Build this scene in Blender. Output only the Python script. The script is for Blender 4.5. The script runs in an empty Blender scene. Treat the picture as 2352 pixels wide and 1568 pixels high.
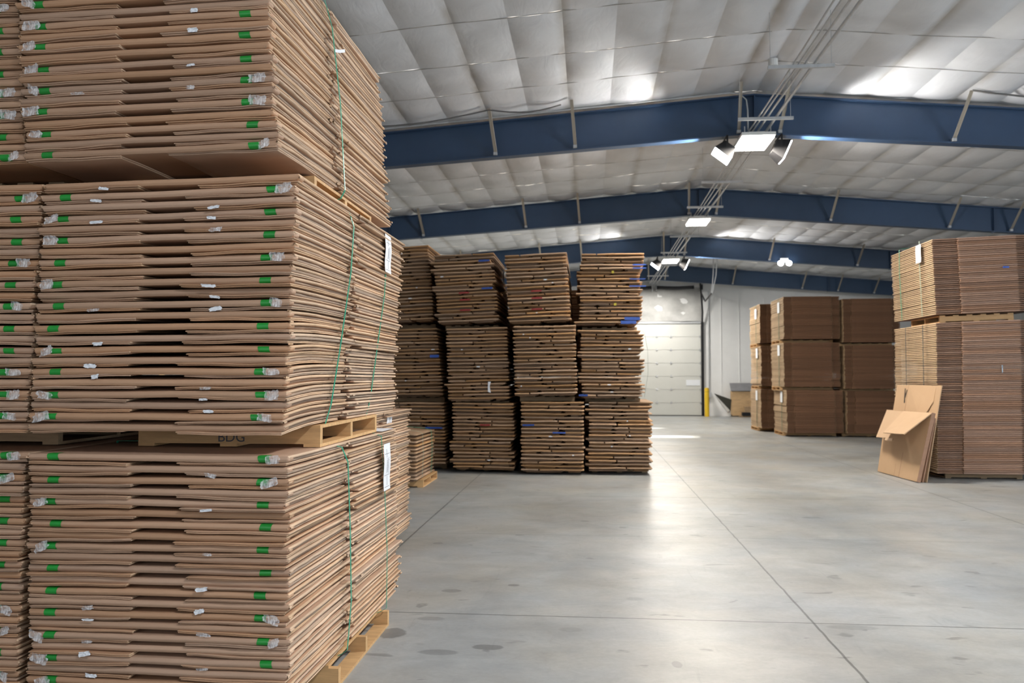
import bpy, math, random
from mathutils import Vector, Matrix, Euler
PI = math.pi
R = math.radians
SC = bpy.context.scene
COL = SC.collection
rnd = random.Random(7)

# ------------------------------------------------------------------ camera
cam_d = bpy.data.cameras.new('camera')
cam = bpy.data.objects.new('camera', cam_d)
COL.objects.link(cam)
cam_d.sensor_width = 36.0
cam_d.lens = 1900.0 / 2352.0 * 36.0
cam_d.clip_start = 0.05
cam_d.clip_end = 200
cam.location = (0, 0, 1.65)
cam.rotation_euler = (R(90 + 2.46), 0, R(5.29))
cam_d.dof.use_dof = True
cam_d.dof.focus_distance = 4.6
cam_d.dof.aperture_fstop = 3.2
SC.camera = cam

# ------------------------------------------------------------------ view, world, sun, daylight
SC.view_settings.view_transform = 'Standard'
SC.view_settings.look = 'None'
SC.view_settings.exposure = -0.55
SC.view_settings.gamma = 1.0
SC.view_settings.use_curve_mapping = False
SC.cycles.use_denoising = True
SC.cycles.max_bounces = 8
SC.cycles.diffuse_bounces = 4
SC.cycles.glossy_bounces = 4
SC.cycles.caustics_reflective = False
SC.cycles.caustics_refractive = False

w = bpy.data.worlds.new('sky')
SC.world = w
w.use_nodes = True
nt = w.node_tree
bg = nt.nodes['Background']
sky = nt.nodes.new('ShaderNodeTexSky')
sky.sky_type = 'NISHITA'
sky.sun_disc = False
sky.sun_elevation = R(24)
nt.links.new(sky.outputs[0], bg.inputs[0])
bg.inputs[1].default_value = 0.15


def light(name, kind, loc, target, energy, color=(1, 1, 1), **kw):
    d = bpy.data.lights.new(name, kind)
    d.energy = energy
    d.color = color
    for k, v in kw.items():
        setattr(d, k, v)
    o = bpy.data.objects.new(name, d)
    COL.objects.link(o)
    o.location = loc
    if target is not None:
        o.rotation_euler = (Vector(target) - Vector(loc)).to_track_quat('-Z', 'Y').to_euler()
    return o


# low sun from the left: it only enters through the two door gaps in the left wall
light('sun', 'SUN', (-40, 25, 12), (-40 + math.cos(R(10)), 25, 12 - math.sin(R(10))), 220.0, (1.0, 0.95, 0.86), angle=R(0.5))
# daylight through the open dock doors behind and to the right of the camera
light('dock_daylight_near', 'AREA', (6.5, -7.6, 2.6), (3.0, 3, 1.6), 260, (0.75, 0.88, 1.0), shape='RECTANGLE', size=7.0, size_y=4.4)
light('dock_daylight_side', 'AREA', (17.4, 3.0, 2.3), (0, 5.0, 2.0), 1500, (0.80, 0.90, 1.0), shape='RECTANGLE', size=7.0, size_y=4.0)
light('dock_daylight_left', 'AREA', (-4.5, -7.6, 2.6), (-2.0, 3, 2.0), 330, (0.92, 0.96, 1.0), shape='RECTANGLE', size=5.0, size_y=4.4)

# ------------------------------------------------------------------ helpers


def mat(name, color, rough=0.6, metal=0.0, var=0.0, noise=None, bump=None, emit=None, emit_s=0.0, spec=0.5, trans=None, hue=0.0):
    """principled material; var: per-object value change; noise: (scale, amount, stretch); bump: (scale, strength)"""
    m = bpy.data.materials.new(name)
    m.use_nodes = True
    t = m.node_tree
    L = t.links.new
    b = t.nodes['Principled BSDF']
    b.inputs['Roughness'].default_value = rough
    b.inputs['Metallic'].default_value = metal
    b.inputs['Specular IOR Level'].default_value = spec
    b.inputs['Base Color'].default_value = (*color, 1)
    src = None
    if var or noise or hue:
        hs = t.nodes.new('ShaderNodeHueSaturation')
        hs.inputs['Color'].default_value = (*color, 1)
        val = None
        if var:
            oi = t.nodes.new('ShaderNodeObjectInfo')
            mr = t.nodes.new('ShaderNodeMapRange')
            mr.inputs['To Min'].default_value = 1 - var
            mr.inputs['To Max'].default_value = 1 + var
            L(oi.outputs['Random'], mr.inputs['Value'])
            val = mr.outputs[0]
            if hue:
                m2 = t.nodes.new('ShaderNodeMath')
                m2.operation = 'MULTIPLY'
                m2.inputs[1].default_value = 7.31
                fr = t.nodes.new('ShaderNodeMath')
                fr.operation = 'FRACT'
                L(oi.outputs['Random'], m2.inputs[0])
                L(m2.outputs[0], fr.inputs[0])
                mr2 = t.nodes.new('ShaderNodeMapRange')
                mr2.inputs['To Min'].default_value = 1 - hue * 2
                mr2.inputs['To Max'].default_value = 1 + hue * 2
                L(fr.outputs[0], mr2.inputs['Value'])
                L(mr2.outputs[0], hs.inputs['Saturation'])
        if noise:
            tc = t.nodes.new('ShaderNodeTexCoord')
            mp = t.nodes.new('ShaderNodeMapping')
            mp.inputs['Scale'].default_value = noise[2] if len(noise) > 2 else (1, 1, 1)
            n = t.nodes.new('ShaderNodeTexNoise')
            n.inputs['Scale'].default_value = noise[0]
            n.inputs['Detail'].default_value = 6
            n.inputs['Roughness'].default_value = 0.65
            L(tc.outputs['Object'], mp.inputs[0])
            L(mp.outputs[0], n.inputs['Vector'])
            mr3 = t.nodes.new('ShaderNodeMapRange')
            mr3.inputs['From Min'].default_value = 0.25
            mr3.inputs['From Max'].default_value = 0.75
            mr3.inputs['To Min'].default_value = 1 - noise[1]
            mr3.inputs['To Max'].default_value = 1 + noise[1]
            L(n.outputs[0], mr3.inputs['Value'])
            if val is None:
                val = mr3.outputs[0]
            else:
                mm = t.nodes.new('ShaderNodeMath')
                mm.operation = 'MULTIPLY'
                L(val, mm.inputs[0])
                L(mr3.outputs[0], mm.inputs[1])
                val = mm.outputs[0]
        if val is not None:
            L(val, hs.inputs['Value'])
        L(hs.outputs[0], b.inputs['Base Color'])
    if bump:
        tc = t.nodes.new('ShaderNodeTexCoord')
        n = t.nodes.new('ShaderNodeTexNoise')
        n.inputs['Scale'].default_value = bump[0]
        n.inputs['Detail'].default_value = 5
        L(tc.outputs['Object'], n.inputs['Vector'])
        bp = t.nodes.new('ShaderNodeBump')
        bp.inputs['Strength'].default_value = bump[1]
        bp.inputs['Distance'].default_value = bump[2] if len(bump) > 2 else 0.01
        L(n.outputs[0], bp.inputs['Height'])
        L(bp.outputs[0], b.inputs['Normal'])
    if emit:
        b.inputs['Emission Color'].default_value = (*emit, 1)
        b.inputs['Emission Strength'].default_value = emit_s
    if trans is not None:
        b.inputs['Alpha'].default_value = trans
    return m


KRAFT = mat('kraft_board', (0.47, 0.293, 0.190), 0.62, var=0.13, hue=0.06, noise=(5.0, 0.13, (0.35, 1, 3)), bump=(160, 0.12, 0.002), spec=0.35)
KRAFT_EDGE = mat('kraft_board_edge', (0.60, 0.42, 0.28), 0.75, var=0.14, hue=0.05, noise=(9.0, 0.22, (1, 0.5, 9)), bump=(220, 0.3, 0.003), spec=0.25)
KRAFT_IN = mat('kraft_board_inner', (0.37, 0.268, 0.195), 0.85, var=0.15, hue=0.05, noise=(14.0, 0.3, (1, 0.4, 9)), bump=(220, 0.3, 0.003), spec=0.15)
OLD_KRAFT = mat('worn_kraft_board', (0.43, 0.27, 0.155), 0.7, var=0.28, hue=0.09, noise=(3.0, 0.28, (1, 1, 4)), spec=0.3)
OLD_DARK = mat('worn_kraft_shaded', (0.19, 0.112, 0.062), 0.75, var=0.25, hue=0.08, noise=(3.0, 0.3, (1, 1, 4)), spec=0.25)  # flap board darkened to paint shade into the recesses between cartons
NEW_EDGE = mat('new_kraft_cut_edge', (0.52, 0.375, 0.235), 0.75, var=0.12, noise=(6, 0.2, (1, 1, 6)), spec=0.25)
NEW_KRAFT = mat('new_kraft_board', (0.36, 0.215, 0.145), 0.65, var=0.12, hue=0.06, noise=(2.5, 0.14, (0.5, 1, 6)), spec=0.3)
NEW_DARK = mat('new_kraft_flap', (0.27, 0.160, 0.108), 0.7, var=0.12, hue=0.05, noise=(4, 0.2), spec=0.3)
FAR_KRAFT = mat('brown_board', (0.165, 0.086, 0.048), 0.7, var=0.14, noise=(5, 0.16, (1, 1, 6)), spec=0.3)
LEAN_KRAFT = mat('clean_kraft_board', (0.52, 0.345, 0.205), 0.6, noise=(2, 0.06), spec=0.3)
GREEN_TAPE = mat('green_tape', (0.012, 0.27, 0.035), 0.38, var=0.12)
FILM = mat('clear_film', (0.9, 0.91, 0.94), 0.15)
_t = FILM.node_tree
_b = _t.nodes['Principled BSDF']
_n = _t.nodes.new('ShaderNodeTexNoise')
_n.inputs['Scale'].default_value = 24
_n.inputs['Detail'].default_value = 5
_n.inputs['Distortion'].default_value = 0.8
_c = _t.nodes.new('ShaderNodeTexCoord')
_r = _t.nodes.new('ShaderNodeMapRange')
_r.inputs['From Min'].default_value = 0.38
_r.inputs['From Max'].default_value = 0.62
_r.inputs['To Min'].default_value = 0.18
_r.inputs['To Max'].default_value = 0.68
_m = _t.nodes.new('ShaderNodeMapping')
_m.inputs['Scale'].default_value = (2.2, 2.2, 0.5)
_m.inputs['Rotation'].default_value = (0, 0.5, 0)
_t.links.new(_c.outputs['Object'], _m.inputs[0])
_t.links.new(_m.outputs[0], _n.inputs['Vector'])
_t.links.new(_n.outputs[0], _r.inputs['Value'])
_t.links.new(_r.outputs[0], _b.inputs['Alpha'])
_b.inputs['Base Color'].default_value = (0.9, 0.91, 0.94, 1)
PAPER = mat('white_paper', (0.80, 0.82, 0.86), 0.7)
INK = mat('ink', (0.05, 0.05, 0.06), 0.6)
STRAP = mat('green_strap', (0.02, 0.33, 0.20), 0.3)
STRAP_PALE = mat('pale_strap', (0.32, 0.40, 0.30), 0.35)
BLUE_TAPE = mat('blue_tape', (0.03, 0.085, 0.36), 0.4, var=0.3)
RED_INK = mat('red_print', (0.30, 0.035, 0.03), 0.6)
YELLOW_TAPE = mat('yellow_tape', (0.62, 0.50, 0.05), 0.5)
WOOD = mat('pine_wood', (0.60, 0.37, 0.175), 0.65, var=0.12, noise=(6, 0.22, (0.6, 5, 5)), spec=0.3)
WOOD_OLD = mat('old_pallet_wood', (0.36, 0.25, 0.15), 0.75, var=0.2, noise=(6, 0.25, (0.6, 5, 5)), spec=0.25)
BLUE_STEEL = mat('blue_painted_steel', (0.031, 0.064, 0.128), 0.42, noise=(1.5, 0.12), spec=0.5)
GALV = mat('galvanised_steel', (0.50, 0.51, 0.52), 0.42, metal=0.3, noise=(12, 0.15))
BRACE_STEEL = mat('primed_brace_steel', (0.40, 0.36, 0.30), 0.5, metal=0.35)
BLACK = mat('black_metal', (0.014, 0.014, 0.016), 0.6, spec=0.25)
DARK = mat('dark_rubber', (0.03, 0.03, 0.033), 0.6)
LAMP = mat('lit_lamp_lens', (1, 1, 1), 0.3, emit=(1.0, 0.97, 0.90), emit_s=14.0)
LAMP_HOT = mat('lit_flood_lens', (1, 1, 1), 0.3, emit=(0.95, 0.97, 1.0), emit_s=22.0)
WHITE_METAL = mat('white_metal', (0.72, 0.72, 0.70), 0.45)
DOOR = mat('door_panel_paint', (0.62, 0.62, 0.58), 0.5, noise=(0.8, 0.04))
YELLOW = mat('yellow_paint', (0.80, 0.52, 0.02), 0.45)
PLYWOOD = mat('plywood', (0.56, 0.37, 0.19), 0.65, noise=(3, 0.2, (1, 1, 4)))
TARP = mat('grey_board', (0.20, 0.20, 0.21), 0.7, noise=(4, 0.15))
WALL_SIDE = mat('white_liner', (0.62, 0.62, 0.60), 0.55, noise=(0.6, 0.06), bump=(1.2, 0.4, 0.06))


class MB:
    def __init__(s):
        s.v, s.f, s.m = [], [], []

    def add(s, vs, fs, mi=0):
        o = len(s.v)
        s.v += [tuple(p) for p in vs]
        s.f += [tuple(i + o for i in q) for q in fs]
        s.m += [mi] * len(fs)

    def box(s, x0, x1, y0, y1, z0, z1, mi=0, M=None):
        vs = [Vector((x, y, z)) for x in (x0, x1) for y in (y0, y1) for z in (z0, z1)]
        if M is not None:
            vs = [M @ v for v in vs]
        s.add(vs, [(0, 1, 3, 2), (4, 6, 7, 5), (0, 4, 5, 1), (2, 3, 7, 6), (0, 2, 6, 4), (1, 5, 7, 3)], mi)

    def slab(s, quad, th, mi=0):
        """a board with real thickness from a polygon of corners"""
        q = [Vector(p) for p in quad]
        n = (q[1] - q[0]).cross(q[2] - q[0]).normalized() * th
        k = len(q)
        vs = q + [p + n for p in q]
        fs = [tuple(range(k - 1, -1, -1)), tuple(range(k, 2 * k))] + [(i, (i + 1) % k, k + (i + 1) % k, k + i) for i in range(k)]
        s.add(vs, fs, mi)

    def tube(s, pts, r, n=8, mi=0, caps=True):
        pts = [Vector(p) for p in pts]
        ring = []
        for i, p in enumerate(pts):
            t = (pts[min(i + 1, len(pts) - 1)] - pts[max(i - 1, 0)]).normalized()
            a = Vector((0, 0, 1)) if abs(t.z) < 0.9 else Vector((1, 0, 0))
            u = t.cross(a).normalized()
            v = t.cross(u)
            ring.append([p + (u * math.cos(2 * PI * k / n) + v * math.sin(2 * PI * k / n)) * r for k in range(n)])
        vs = [q for rg in ring for q in rg]
        fs = []
        for i in range(len(pts) - 1):
            for k in range(n):
                fs.append((i * n + k, i * n + (k + 1) % n, (i + 1) * n + (k + 1) % n, (i + 1) * n + k))
        if caps:
            fs += [tuple(range(n - 1, -1, -1)), tuple((len(pts) - 1) * n + k for k in range(n))]
        s.add(vs, fs, mi)

    def ribbon(s, pts, wdir, wd, th, mi=0):
        """flat band of width wd (along wdir) and thickness th following pts"""
        pts = [Vector(p) for p in pts]
        wv = Vector(wdir).normalized() * wd / 2
        vs, fs = [], []
        for i, p in enumerate(pts):
            t = (pts[min(i + 1, len(pts) - 1)] - pts[max(i - 1, 0)]).normalized()
            n = t.cross(wv).normalized() * th / 2
            vs += [p - wv - n, p + wv - n, p + wv + n, p - wv + n]
        for i in range(len(pts) - 1):
            for k in range(4):
                fs.append((i * 4 + k, i * 4 + (k + 1) % 4, i * 4 + 4 + (k + 1) % 4, i * 4 + 4 + k))
        e = (len(pts) - 1) * 4
        fs += [(3, 2, 1, 0), (e, e + 1, e + 2, e + 3)]
        s.add(vs, fs, mi)

    def sheet(s, x0, x1, y0, y1, z0, z1, nx=10, ny=6, fn=None, rnd_front=True, ends=0.35, edge=None, jag=0.0, rg=None, mi=0, mie=0):
        """a board: cross-section in y-z with a rounded front edge, swept along x with rounded side edges"""
        zc, h = (z0 + z1) / 2, (z1 - z0) / 2
        r = h if rnd_front else 0.0
        ys = [y1 + (y0 + r - y1) * (i / ny) ** 0.8 for i in range(ny + 1)]
        top = [(y, 1.0) for y in ys]
        bot = [(y, -1.0) for y in ys]
        if rnd_front:
            top += [(y0 + r - r * math.sin(R(a)), math.cos(R(a))) for a in (30, 60, 85)]
            bot += [(y0 + r - r * math.sin(R(a)), -math.cos(R(a))) for a in (30, 60, 85)]
        n = len(top)
        e = edge if edge is not None else h * 0.7
        xs = [(x0, 0.25), (x0 + e * 0.35, 0.72)] + [(x0 + e + (x1 - x0 - 2 * e) * i / nx, 1.0) for i in range(nx + 1)] + [(x1 - e * 0.35, 0.72), (x1, 0.25)]
        vs, fs = [], []
        jl = [rg.uniform(-1, 1) * jag if rg else 0 for _ in range(n)]
        jr = [rg.uniform(-1, 1) * jag if rg else 0 for _ in range(n)]
        for k, (x, sz) in enumerate(xs):
            for sg, pr in ((1, top), (-1, bot)):
                for q, (y, zz) in enumerate(pr):
                    xx = x
                    if k <= 1:
                        xx += jl[q]
                    if k >= len(xs) - 2:
                        xx += jr[q]
                    z = zc + zz * h * sz
                    if fn:
                        dx, dy, dz = fn(xx, y)
                        vs.append((xx + dx, y + dy, z + dz))
                    else:
                        vs.append((xx, y, z))
        W = 2 * n
        tb, be = len(fs), 0
        side = []
        for k in range(len(xs) - 1):
            a, b = k * W, (k + 1) * W
            tgt = side if (k < 2 or k >= len(xs) - 3) else fs
            for q in range(n - 1):
                tgt.append((a + q, a + q + 1, b + q + 1, b + q))
                tgt.append((a + n + q + 1, a + n + q, b + n + q, b + n + q + 1))
            tgt.append((a + n - 1, a + W - 1, b + W - 1, b + n - 1))
            tgt.append((a + n, a, b, b + n))
        for q in range(n - 1):
            side.append((q + 1, q, n + q, n + q + 1))
            z = (len(xs) - 1) * W
            side.append((z + q, z + q + 1, z + n + q + 1, z + n + q))
        o = len(s.v)
        s.v += vs
        for lst, m_ in ((fs, mi), (side, mie)):
            s.f += [tuple(i + o for i in q) for q in lst]
            s.m += [m_] * len(lst)

    def build(s, name, mats, parent=None, loc=(0, 0, 0), rot=(0, 0, 0), smooth=False):
        me = bpy.data.meshes.new(name)
        me.from_pydata(s.v, [], s.f)
        if not isinstance(mats, (list, tuple)):
            mats = [mats]
        for m_ in mats:
            me.materials.append(m_)
        if len(mats) > 1:
            me.polygons.foreach_set('material_index', s.m)
        if smooth:
            me.polygons.foreach_set('use_smooth', [True] * len(me.polygons))
        me.update()
        o = bpy.data.objects.new(name, me)
        COL.objects.link(o)
        o.location = loc
        o.rotation_euler = rot
        if parent is not None:
            o.parent = parent
        return o


def tag(o, label=None, cat=None, group=None, kind=None):
    for k, v in (('label', label), ('category', cat), ('group', group), ('kind', kind)):
        if v:
            o[k] = v
    return o


def thing(name, label, cat, loc=(0, 0, 0), rot=(0, 0, 0), group=None):
    o = bpy.data.objects.new(name, None)
    o.empty_display_size = 0.1
    COL.objects.link(o)
    o.location = loc
    o.rotation_euler = rot
    return tag(o, label, cat, group)


PROTO = {}


def dup(root, loc, rot, label, group=None):
    r = root.copy()
    COL.objects.link(r)
    r.location = loc
    r.rotation_euler = rot
    for k in ('label', 'group'):
        if k in r:
            del r[k]
    tag(r, label, None, group)
    for ch in PROTO.get(root.name, root.children):
        c = ch.copy()
        COL.objects.link(c)
        c.parent = r
        for g in list(ch.children):
            d = g.copy()
            COL.objects.link(d)
            d.parent = c
    return r


ONES = 'zero first second third fourth fifth sixth seventh eighth ninth tenth eleventh twelfth thirteenth fourteenth fifteenth sixteenth seventeenth eighteenth nineteenth twentieth'.split()


def nth(i):
    tens = {2: 'twenty', 3: 'thirty', 4: 'forty', 5: 'fifty', 6: 'sixty', 7: 'seventy', 8: 'eighty', 9: 'ninety'}
    if i <= 20:
        return ONES[i]
    t, u = divmod(i, 10)
    return {3: 'thirtieth', 4: 'fortieth', 5: 'fiftieth', 6: 'sixtieth', 7: 'seventieth', 8: 'eightieth', 9: 'ninetieth'}[t] if u == 0 else tens[t] + '-' + ONES[u]


def rank(i, n):
    """i counted from the top, 1-based"""
    if i == 1:
        return 'topmost'
    if i == n:
        return 'lowest'
    return nth(i) + ' from top'


# ------------------------------------------------------------------ setting: floor
RIDGE, APEX = 2.73, 6.29
SL_L, SL_R = 0.076, 0.087
YN, YF, XL, XR = -8.0, 35.75, -12.4, 17.8


STAINS = [(-1.28, 5.32, 0.10, 0.11, 0.55), (-0.62, 5.10, 0.10, 0.05, 0.60), (-0.90, 4.98, 0.13, 0.05, 0.72), (-0.60, 6.62, 0.05, 0.04, 0.6), (-1.06, 6.4, 0.08, 0.05, 0.70), (-1.08, 5.66, 0.09, 0.05, 0.78), (-0.12, 5.5, 0.08, 0.05, 0.85),
          (1.72, 5.72, 0.16, 0.06, 0.80), (0.34, 6.3, 0.07, 0.05, 0.85), (-1.5, 8.2, 0.06, 0.05, 0.7), (-0.72, 8.7, 0.05, 0.04, 0.7), (-0.05, 9.6, 0.05, 0.05, 0.75), (0.5, 4.9, 0.03, 0.06, 0.75), (-1.0, 4.4, 0.09, 0.06, 0.7)]


def floor_material():
    m = bpy.data.materials.new('polished_concrete')
    m.use_nodes = True
    t = m.node_tree
    L = t.links.new
    b = t.nodes['Principled BSDF']
    tc = t.nodes.new('ShaderNodeTexCoord')

    sep = t.nodes.new('ShaderNodeSeparateXYZ')
    L(tc.outputs['Object'], sep.inputs[0])

    def noise(scale, det, rough, stretch=(1, 1, 1), loc=(0, 0, 0), dist=0.0):
        mp = t.nodes.new('ShaderNodeMapping')
        mp.inputs['Scale'].default_value = stretch
        mp.inputs['Location'].default_value = loc
        L(tc.outputs['Object'], mp.inputs[0])
        n = t.nodes.new('ShaderNodeTexNoise')
        n.inputs['Scale'].default_value = scale
        n.inputs['Detail'].default_value = det
        n.inputs['Roughness'].default_value = rough
        n.inputs['Distortion'].default_value = dist
        L(mp.outputs[0], n.inputs['Vector'])
        return n.outputs[0]

    def ramp(src, lo, hi, a, c):
        r_ = t.nodes.new('ShaderNodeMapRange')
        r_.inputs['From Min'].default_value = lo
        r_.inputs['From Max'].default_value = hi
        r_.inputs['To Min'].default_value = a
        r_.inputs['To Max'].default_value = c
        L(src, r_.inputs['Value'])
        return r_.outputs[0]

    def op(o_, a, c):
        n = t.nodes.new('ShaderNodeMath')
        n.operation = o_
        for i, x in enumerate((a, c)):
            if isinstance(x, (int, float)):
                n.inputs[i].default_value = x
            else:
                L(x, n.inputs[i])
        return n.outputs[0]

    big = ramp(noise(0.55, 8, 0.62, dist=0.6), 0.3, 0.7, 0.80, 1.16)
    mid = ramp(noise(2.2, 8, 0.7, (1, 1.6, 1), dist=0.8), 0.3, 0.7, 0.86, 1.12)
    fine = ramp(noise(30, 4, 0.6), 0.3, 0.7, 0.95, 1.05)
    # traffic scuffs: thin stretched streaks
    scuff = ramp(noise(1.6, 6, 0.7, (5, 0.6, 1), (3, 2, 0), 1.0), 0.60, 0.72, 1.0, 0.86)
    scuff2 = ramp(noise(1.2, 6, 0.7, (0.7, 4, 1), (9, 5, 0), 0.6), 0.61, 0.74, 1.0, 0.88)
    # damp spots
    spot = ramp(noise(3.4, 3, 0.5, (0.8, 1.5, 1), (1.7, 0.4, 0), 0.4), 0.665, 0.70, 1.0, 0.68)
    val = op('MULTIPLY', op('MULTIPLY', op('MULTIPLY', big, mid), op('MULTIPLY', fine, scuff)), op('MULTIPLY', scuff2, spot))
    # dark spill stains, each with its own place and ragged outline
    nz = op('MULTIPLY', op('SUBTRACT', noise(7, 4, 0.6), 0.5), 1.5)
    for sx, sy, rx, ry, dk in STAINS:
        dx = op('DIVIDE', op('SUBTRACT', sep.outputs[0], sx), rx)
        dy = op('DIVIDE', op('SUBTRACT', sep.outputs[1], sy), ry)
        d2 = op('ADD', op('ADD', op('MULTIPLY', dx, dx), op('MULTIPLY', dy, dy)), nz)
        val = op('MULTIPLY', val, ramp(d2, 0.75, 1.1, dk, 1.0))
    # saw-cut joints
    wob = op('MULTIPLY', op('SUBTRACT', noise(4, 3, 0.5), 0.5), 0.02)

    def joint(co, pos, width):
        d = op('ABSOLUTE', op('SUBTRACT', op('ADD', co, wob), pos), 0)
        return ramp(d, width * 0.5, width, 0.42, 1.0)
    for x in (-5.2, -1.845, 1.497, 4.85, 8.2, 11.55):
        val = op('MULTIPLY', val, joint(sep.outputs[0], x, 0.011))
    for y in (-0.1, 2.85, 5.79, 11.6, 17.4, 20.3, 23.2, 26.1, 29.0, 32.0):
        val = op('MULTIPLY', val, joint(sep.outputs[1], y, 0.010))
    val = op('MULTIPLY', val, ramp(op('ABSOLUTE', op('SUBTRACT', sep.outputs[1], 8.74), 0), 0.004, 0.012, 0.72, 1.0))
    hs = t.nodes.new('ShaderNodeHueSaturation')
    mix = t.nodes.new('ShaderNodeMix')
    mix.data_type = 'RGBA'
    mix.inputs[6].default_value = (0.318, 0.336, 0.345, 1)
    mix.inputs[7].default_value = (0.350, 0.342, 0.315, 1)
    L(ramp(noise(0.8, 4, 0.6, (1, 1, 1), (20, 3, 0)), 0.35, 0.65, 0, 1), mix.inputs[0])
    L(mix.outputs[2], hs.inputs['Color'])
    L(val, hs.inputs['Value'])
    L(hs.outputs[0], b.inputs['Base Color'])
    L(ramp(noise(1.1, 8, 0.7, (1, 1, 1), (5, 5, 0), 0.5), 0.3, 0.7, 0.28, 0.48), b.inputs['Roughness'])
    b.inputs['Specular IOR Level'].default_value = 0.42
    bp = t.nodes.new('ShaderNodeBump')
    bp.inputs['Strength'].default_value = 0.05
    bp.inputs['Distance'].default_value = 0.02
    L(noise(2.0, 4, 0.5), bp.inputs['Height'])
    L(bp.outputs[0], b.inputs['Normal'])
    return m


mb = MB()
mb.box(XL, XR, YN, YF, -0.2, 0.0)
tag(mb.build('floor', floor_material()), 'grey polished concrete warehouse floor with saw-cut joints', None, kind='structure')


# ------------------------------------------------------------------ setting: ceiling of quilted white liner
def zc(x):
    return APEX + 0.10 - (RIDGE - x) * SL_L if x < RIDGE else APEX + 0.10 - (x - RIDGE) * SL_R


def ceiling_material():
    m = bpy.data.materials.new('white_vinyl_liner')
    m.use_nodes = True
    t = m.node_tree
    L = t.links.new
    b = t.nodes['Principled BSDF']
    tc = t.nodes.new('ShaderNodeTexCoord')

    def noise(scale, det, stretch, dist=0.0):
        mp = t.nodes.new('ShaderNodeMapping')
        mp.inputs['Scale'].default_value = stretch
        L(tc.outputs['Object'], mp.inputs[0])
        n = t.nodes.new('ShaderNodeTexNoise')
        n.inputs['Scale'].default_value = scale
        n.inputs['Detail'].default_value = det
        n.inputs['Distortion'].default_value = dist
        L(mp.outputs[0], n.inputs['Vector'])
        return n.outputs[0]
    mr = t.nodes.new('ShaderNodeMapRange')
    mr.inputs['From Min'].default_value = 0.3
    mr.inputs['From Max'].default_value = 0.7
    mr.inputs['To Min'].default_value = 0.84
    mr.inputs['To Max'].default_value = 1.08
    L(noise(0.9, 6, (1, 1, 1), 0.5), mr.inputs['Value'])
    hs = t.nodes.new('ShaderNodeHueSaturation')
    hs.inputs['Color'].default_value = (0.75, 0.765, 0.79, 1)
    L(mr.outputs[0], hs.inputs['Value'])
    L(hs.outputs[0], b.inputs['Base Color'])
    # soft brownish bands painted as purlin shadows showing through the liner
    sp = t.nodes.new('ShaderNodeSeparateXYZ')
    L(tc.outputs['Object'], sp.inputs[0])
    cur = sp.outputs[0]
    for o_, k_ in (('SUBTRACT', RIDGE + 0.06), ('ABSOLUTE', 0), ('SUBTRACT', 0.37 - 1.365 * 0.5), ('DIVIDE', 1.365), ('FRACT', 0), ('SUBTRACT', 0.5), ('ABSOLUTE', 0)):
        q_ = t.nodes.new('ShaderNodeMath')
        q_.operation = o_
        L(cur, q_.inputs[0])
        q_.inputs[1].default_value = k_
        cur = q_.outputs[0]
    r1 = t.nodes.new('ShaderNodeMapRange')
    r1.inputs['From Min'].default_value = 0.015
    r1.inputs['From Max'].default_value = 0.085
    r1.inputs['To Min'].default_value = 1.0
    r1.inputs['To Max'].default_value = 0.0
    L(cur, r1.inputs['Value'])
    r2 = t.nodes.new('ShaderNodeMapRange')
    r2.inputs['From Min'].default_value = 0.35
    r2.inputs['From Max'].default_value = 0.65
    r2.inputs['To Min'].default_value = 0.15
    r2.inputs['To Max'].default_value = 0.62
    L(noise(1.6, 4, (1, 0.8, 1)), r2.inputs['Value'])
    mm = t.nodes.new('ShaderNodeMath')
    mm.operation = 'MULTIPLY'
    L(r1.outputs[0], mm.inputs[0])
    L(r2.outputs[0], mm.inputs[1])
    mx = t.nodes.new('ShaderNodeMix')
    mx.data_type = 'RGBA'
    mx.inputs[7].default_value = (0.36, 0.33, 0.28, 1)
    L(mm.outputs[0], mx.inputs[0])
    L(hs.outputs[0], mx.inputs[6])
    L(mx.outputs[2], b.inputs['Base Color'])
    b.inputs['Roughness'].default_value = 0.58
    b.inputs['Specular IOR Level'].default_value = 0.40
    bp = t.nodes.new('ShaderNodeBump')
    bp.inputs['Strength'].default_value = 0.22
    bp.inputs['Distance'].default_value = 0.03
    L(noise(4.0, 5, (1.0, 0.4, 1), 2.2), bp.inputs['Height'])
    L(bp.outputs[0], b.inputs['Normal'])
    return m


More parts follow.
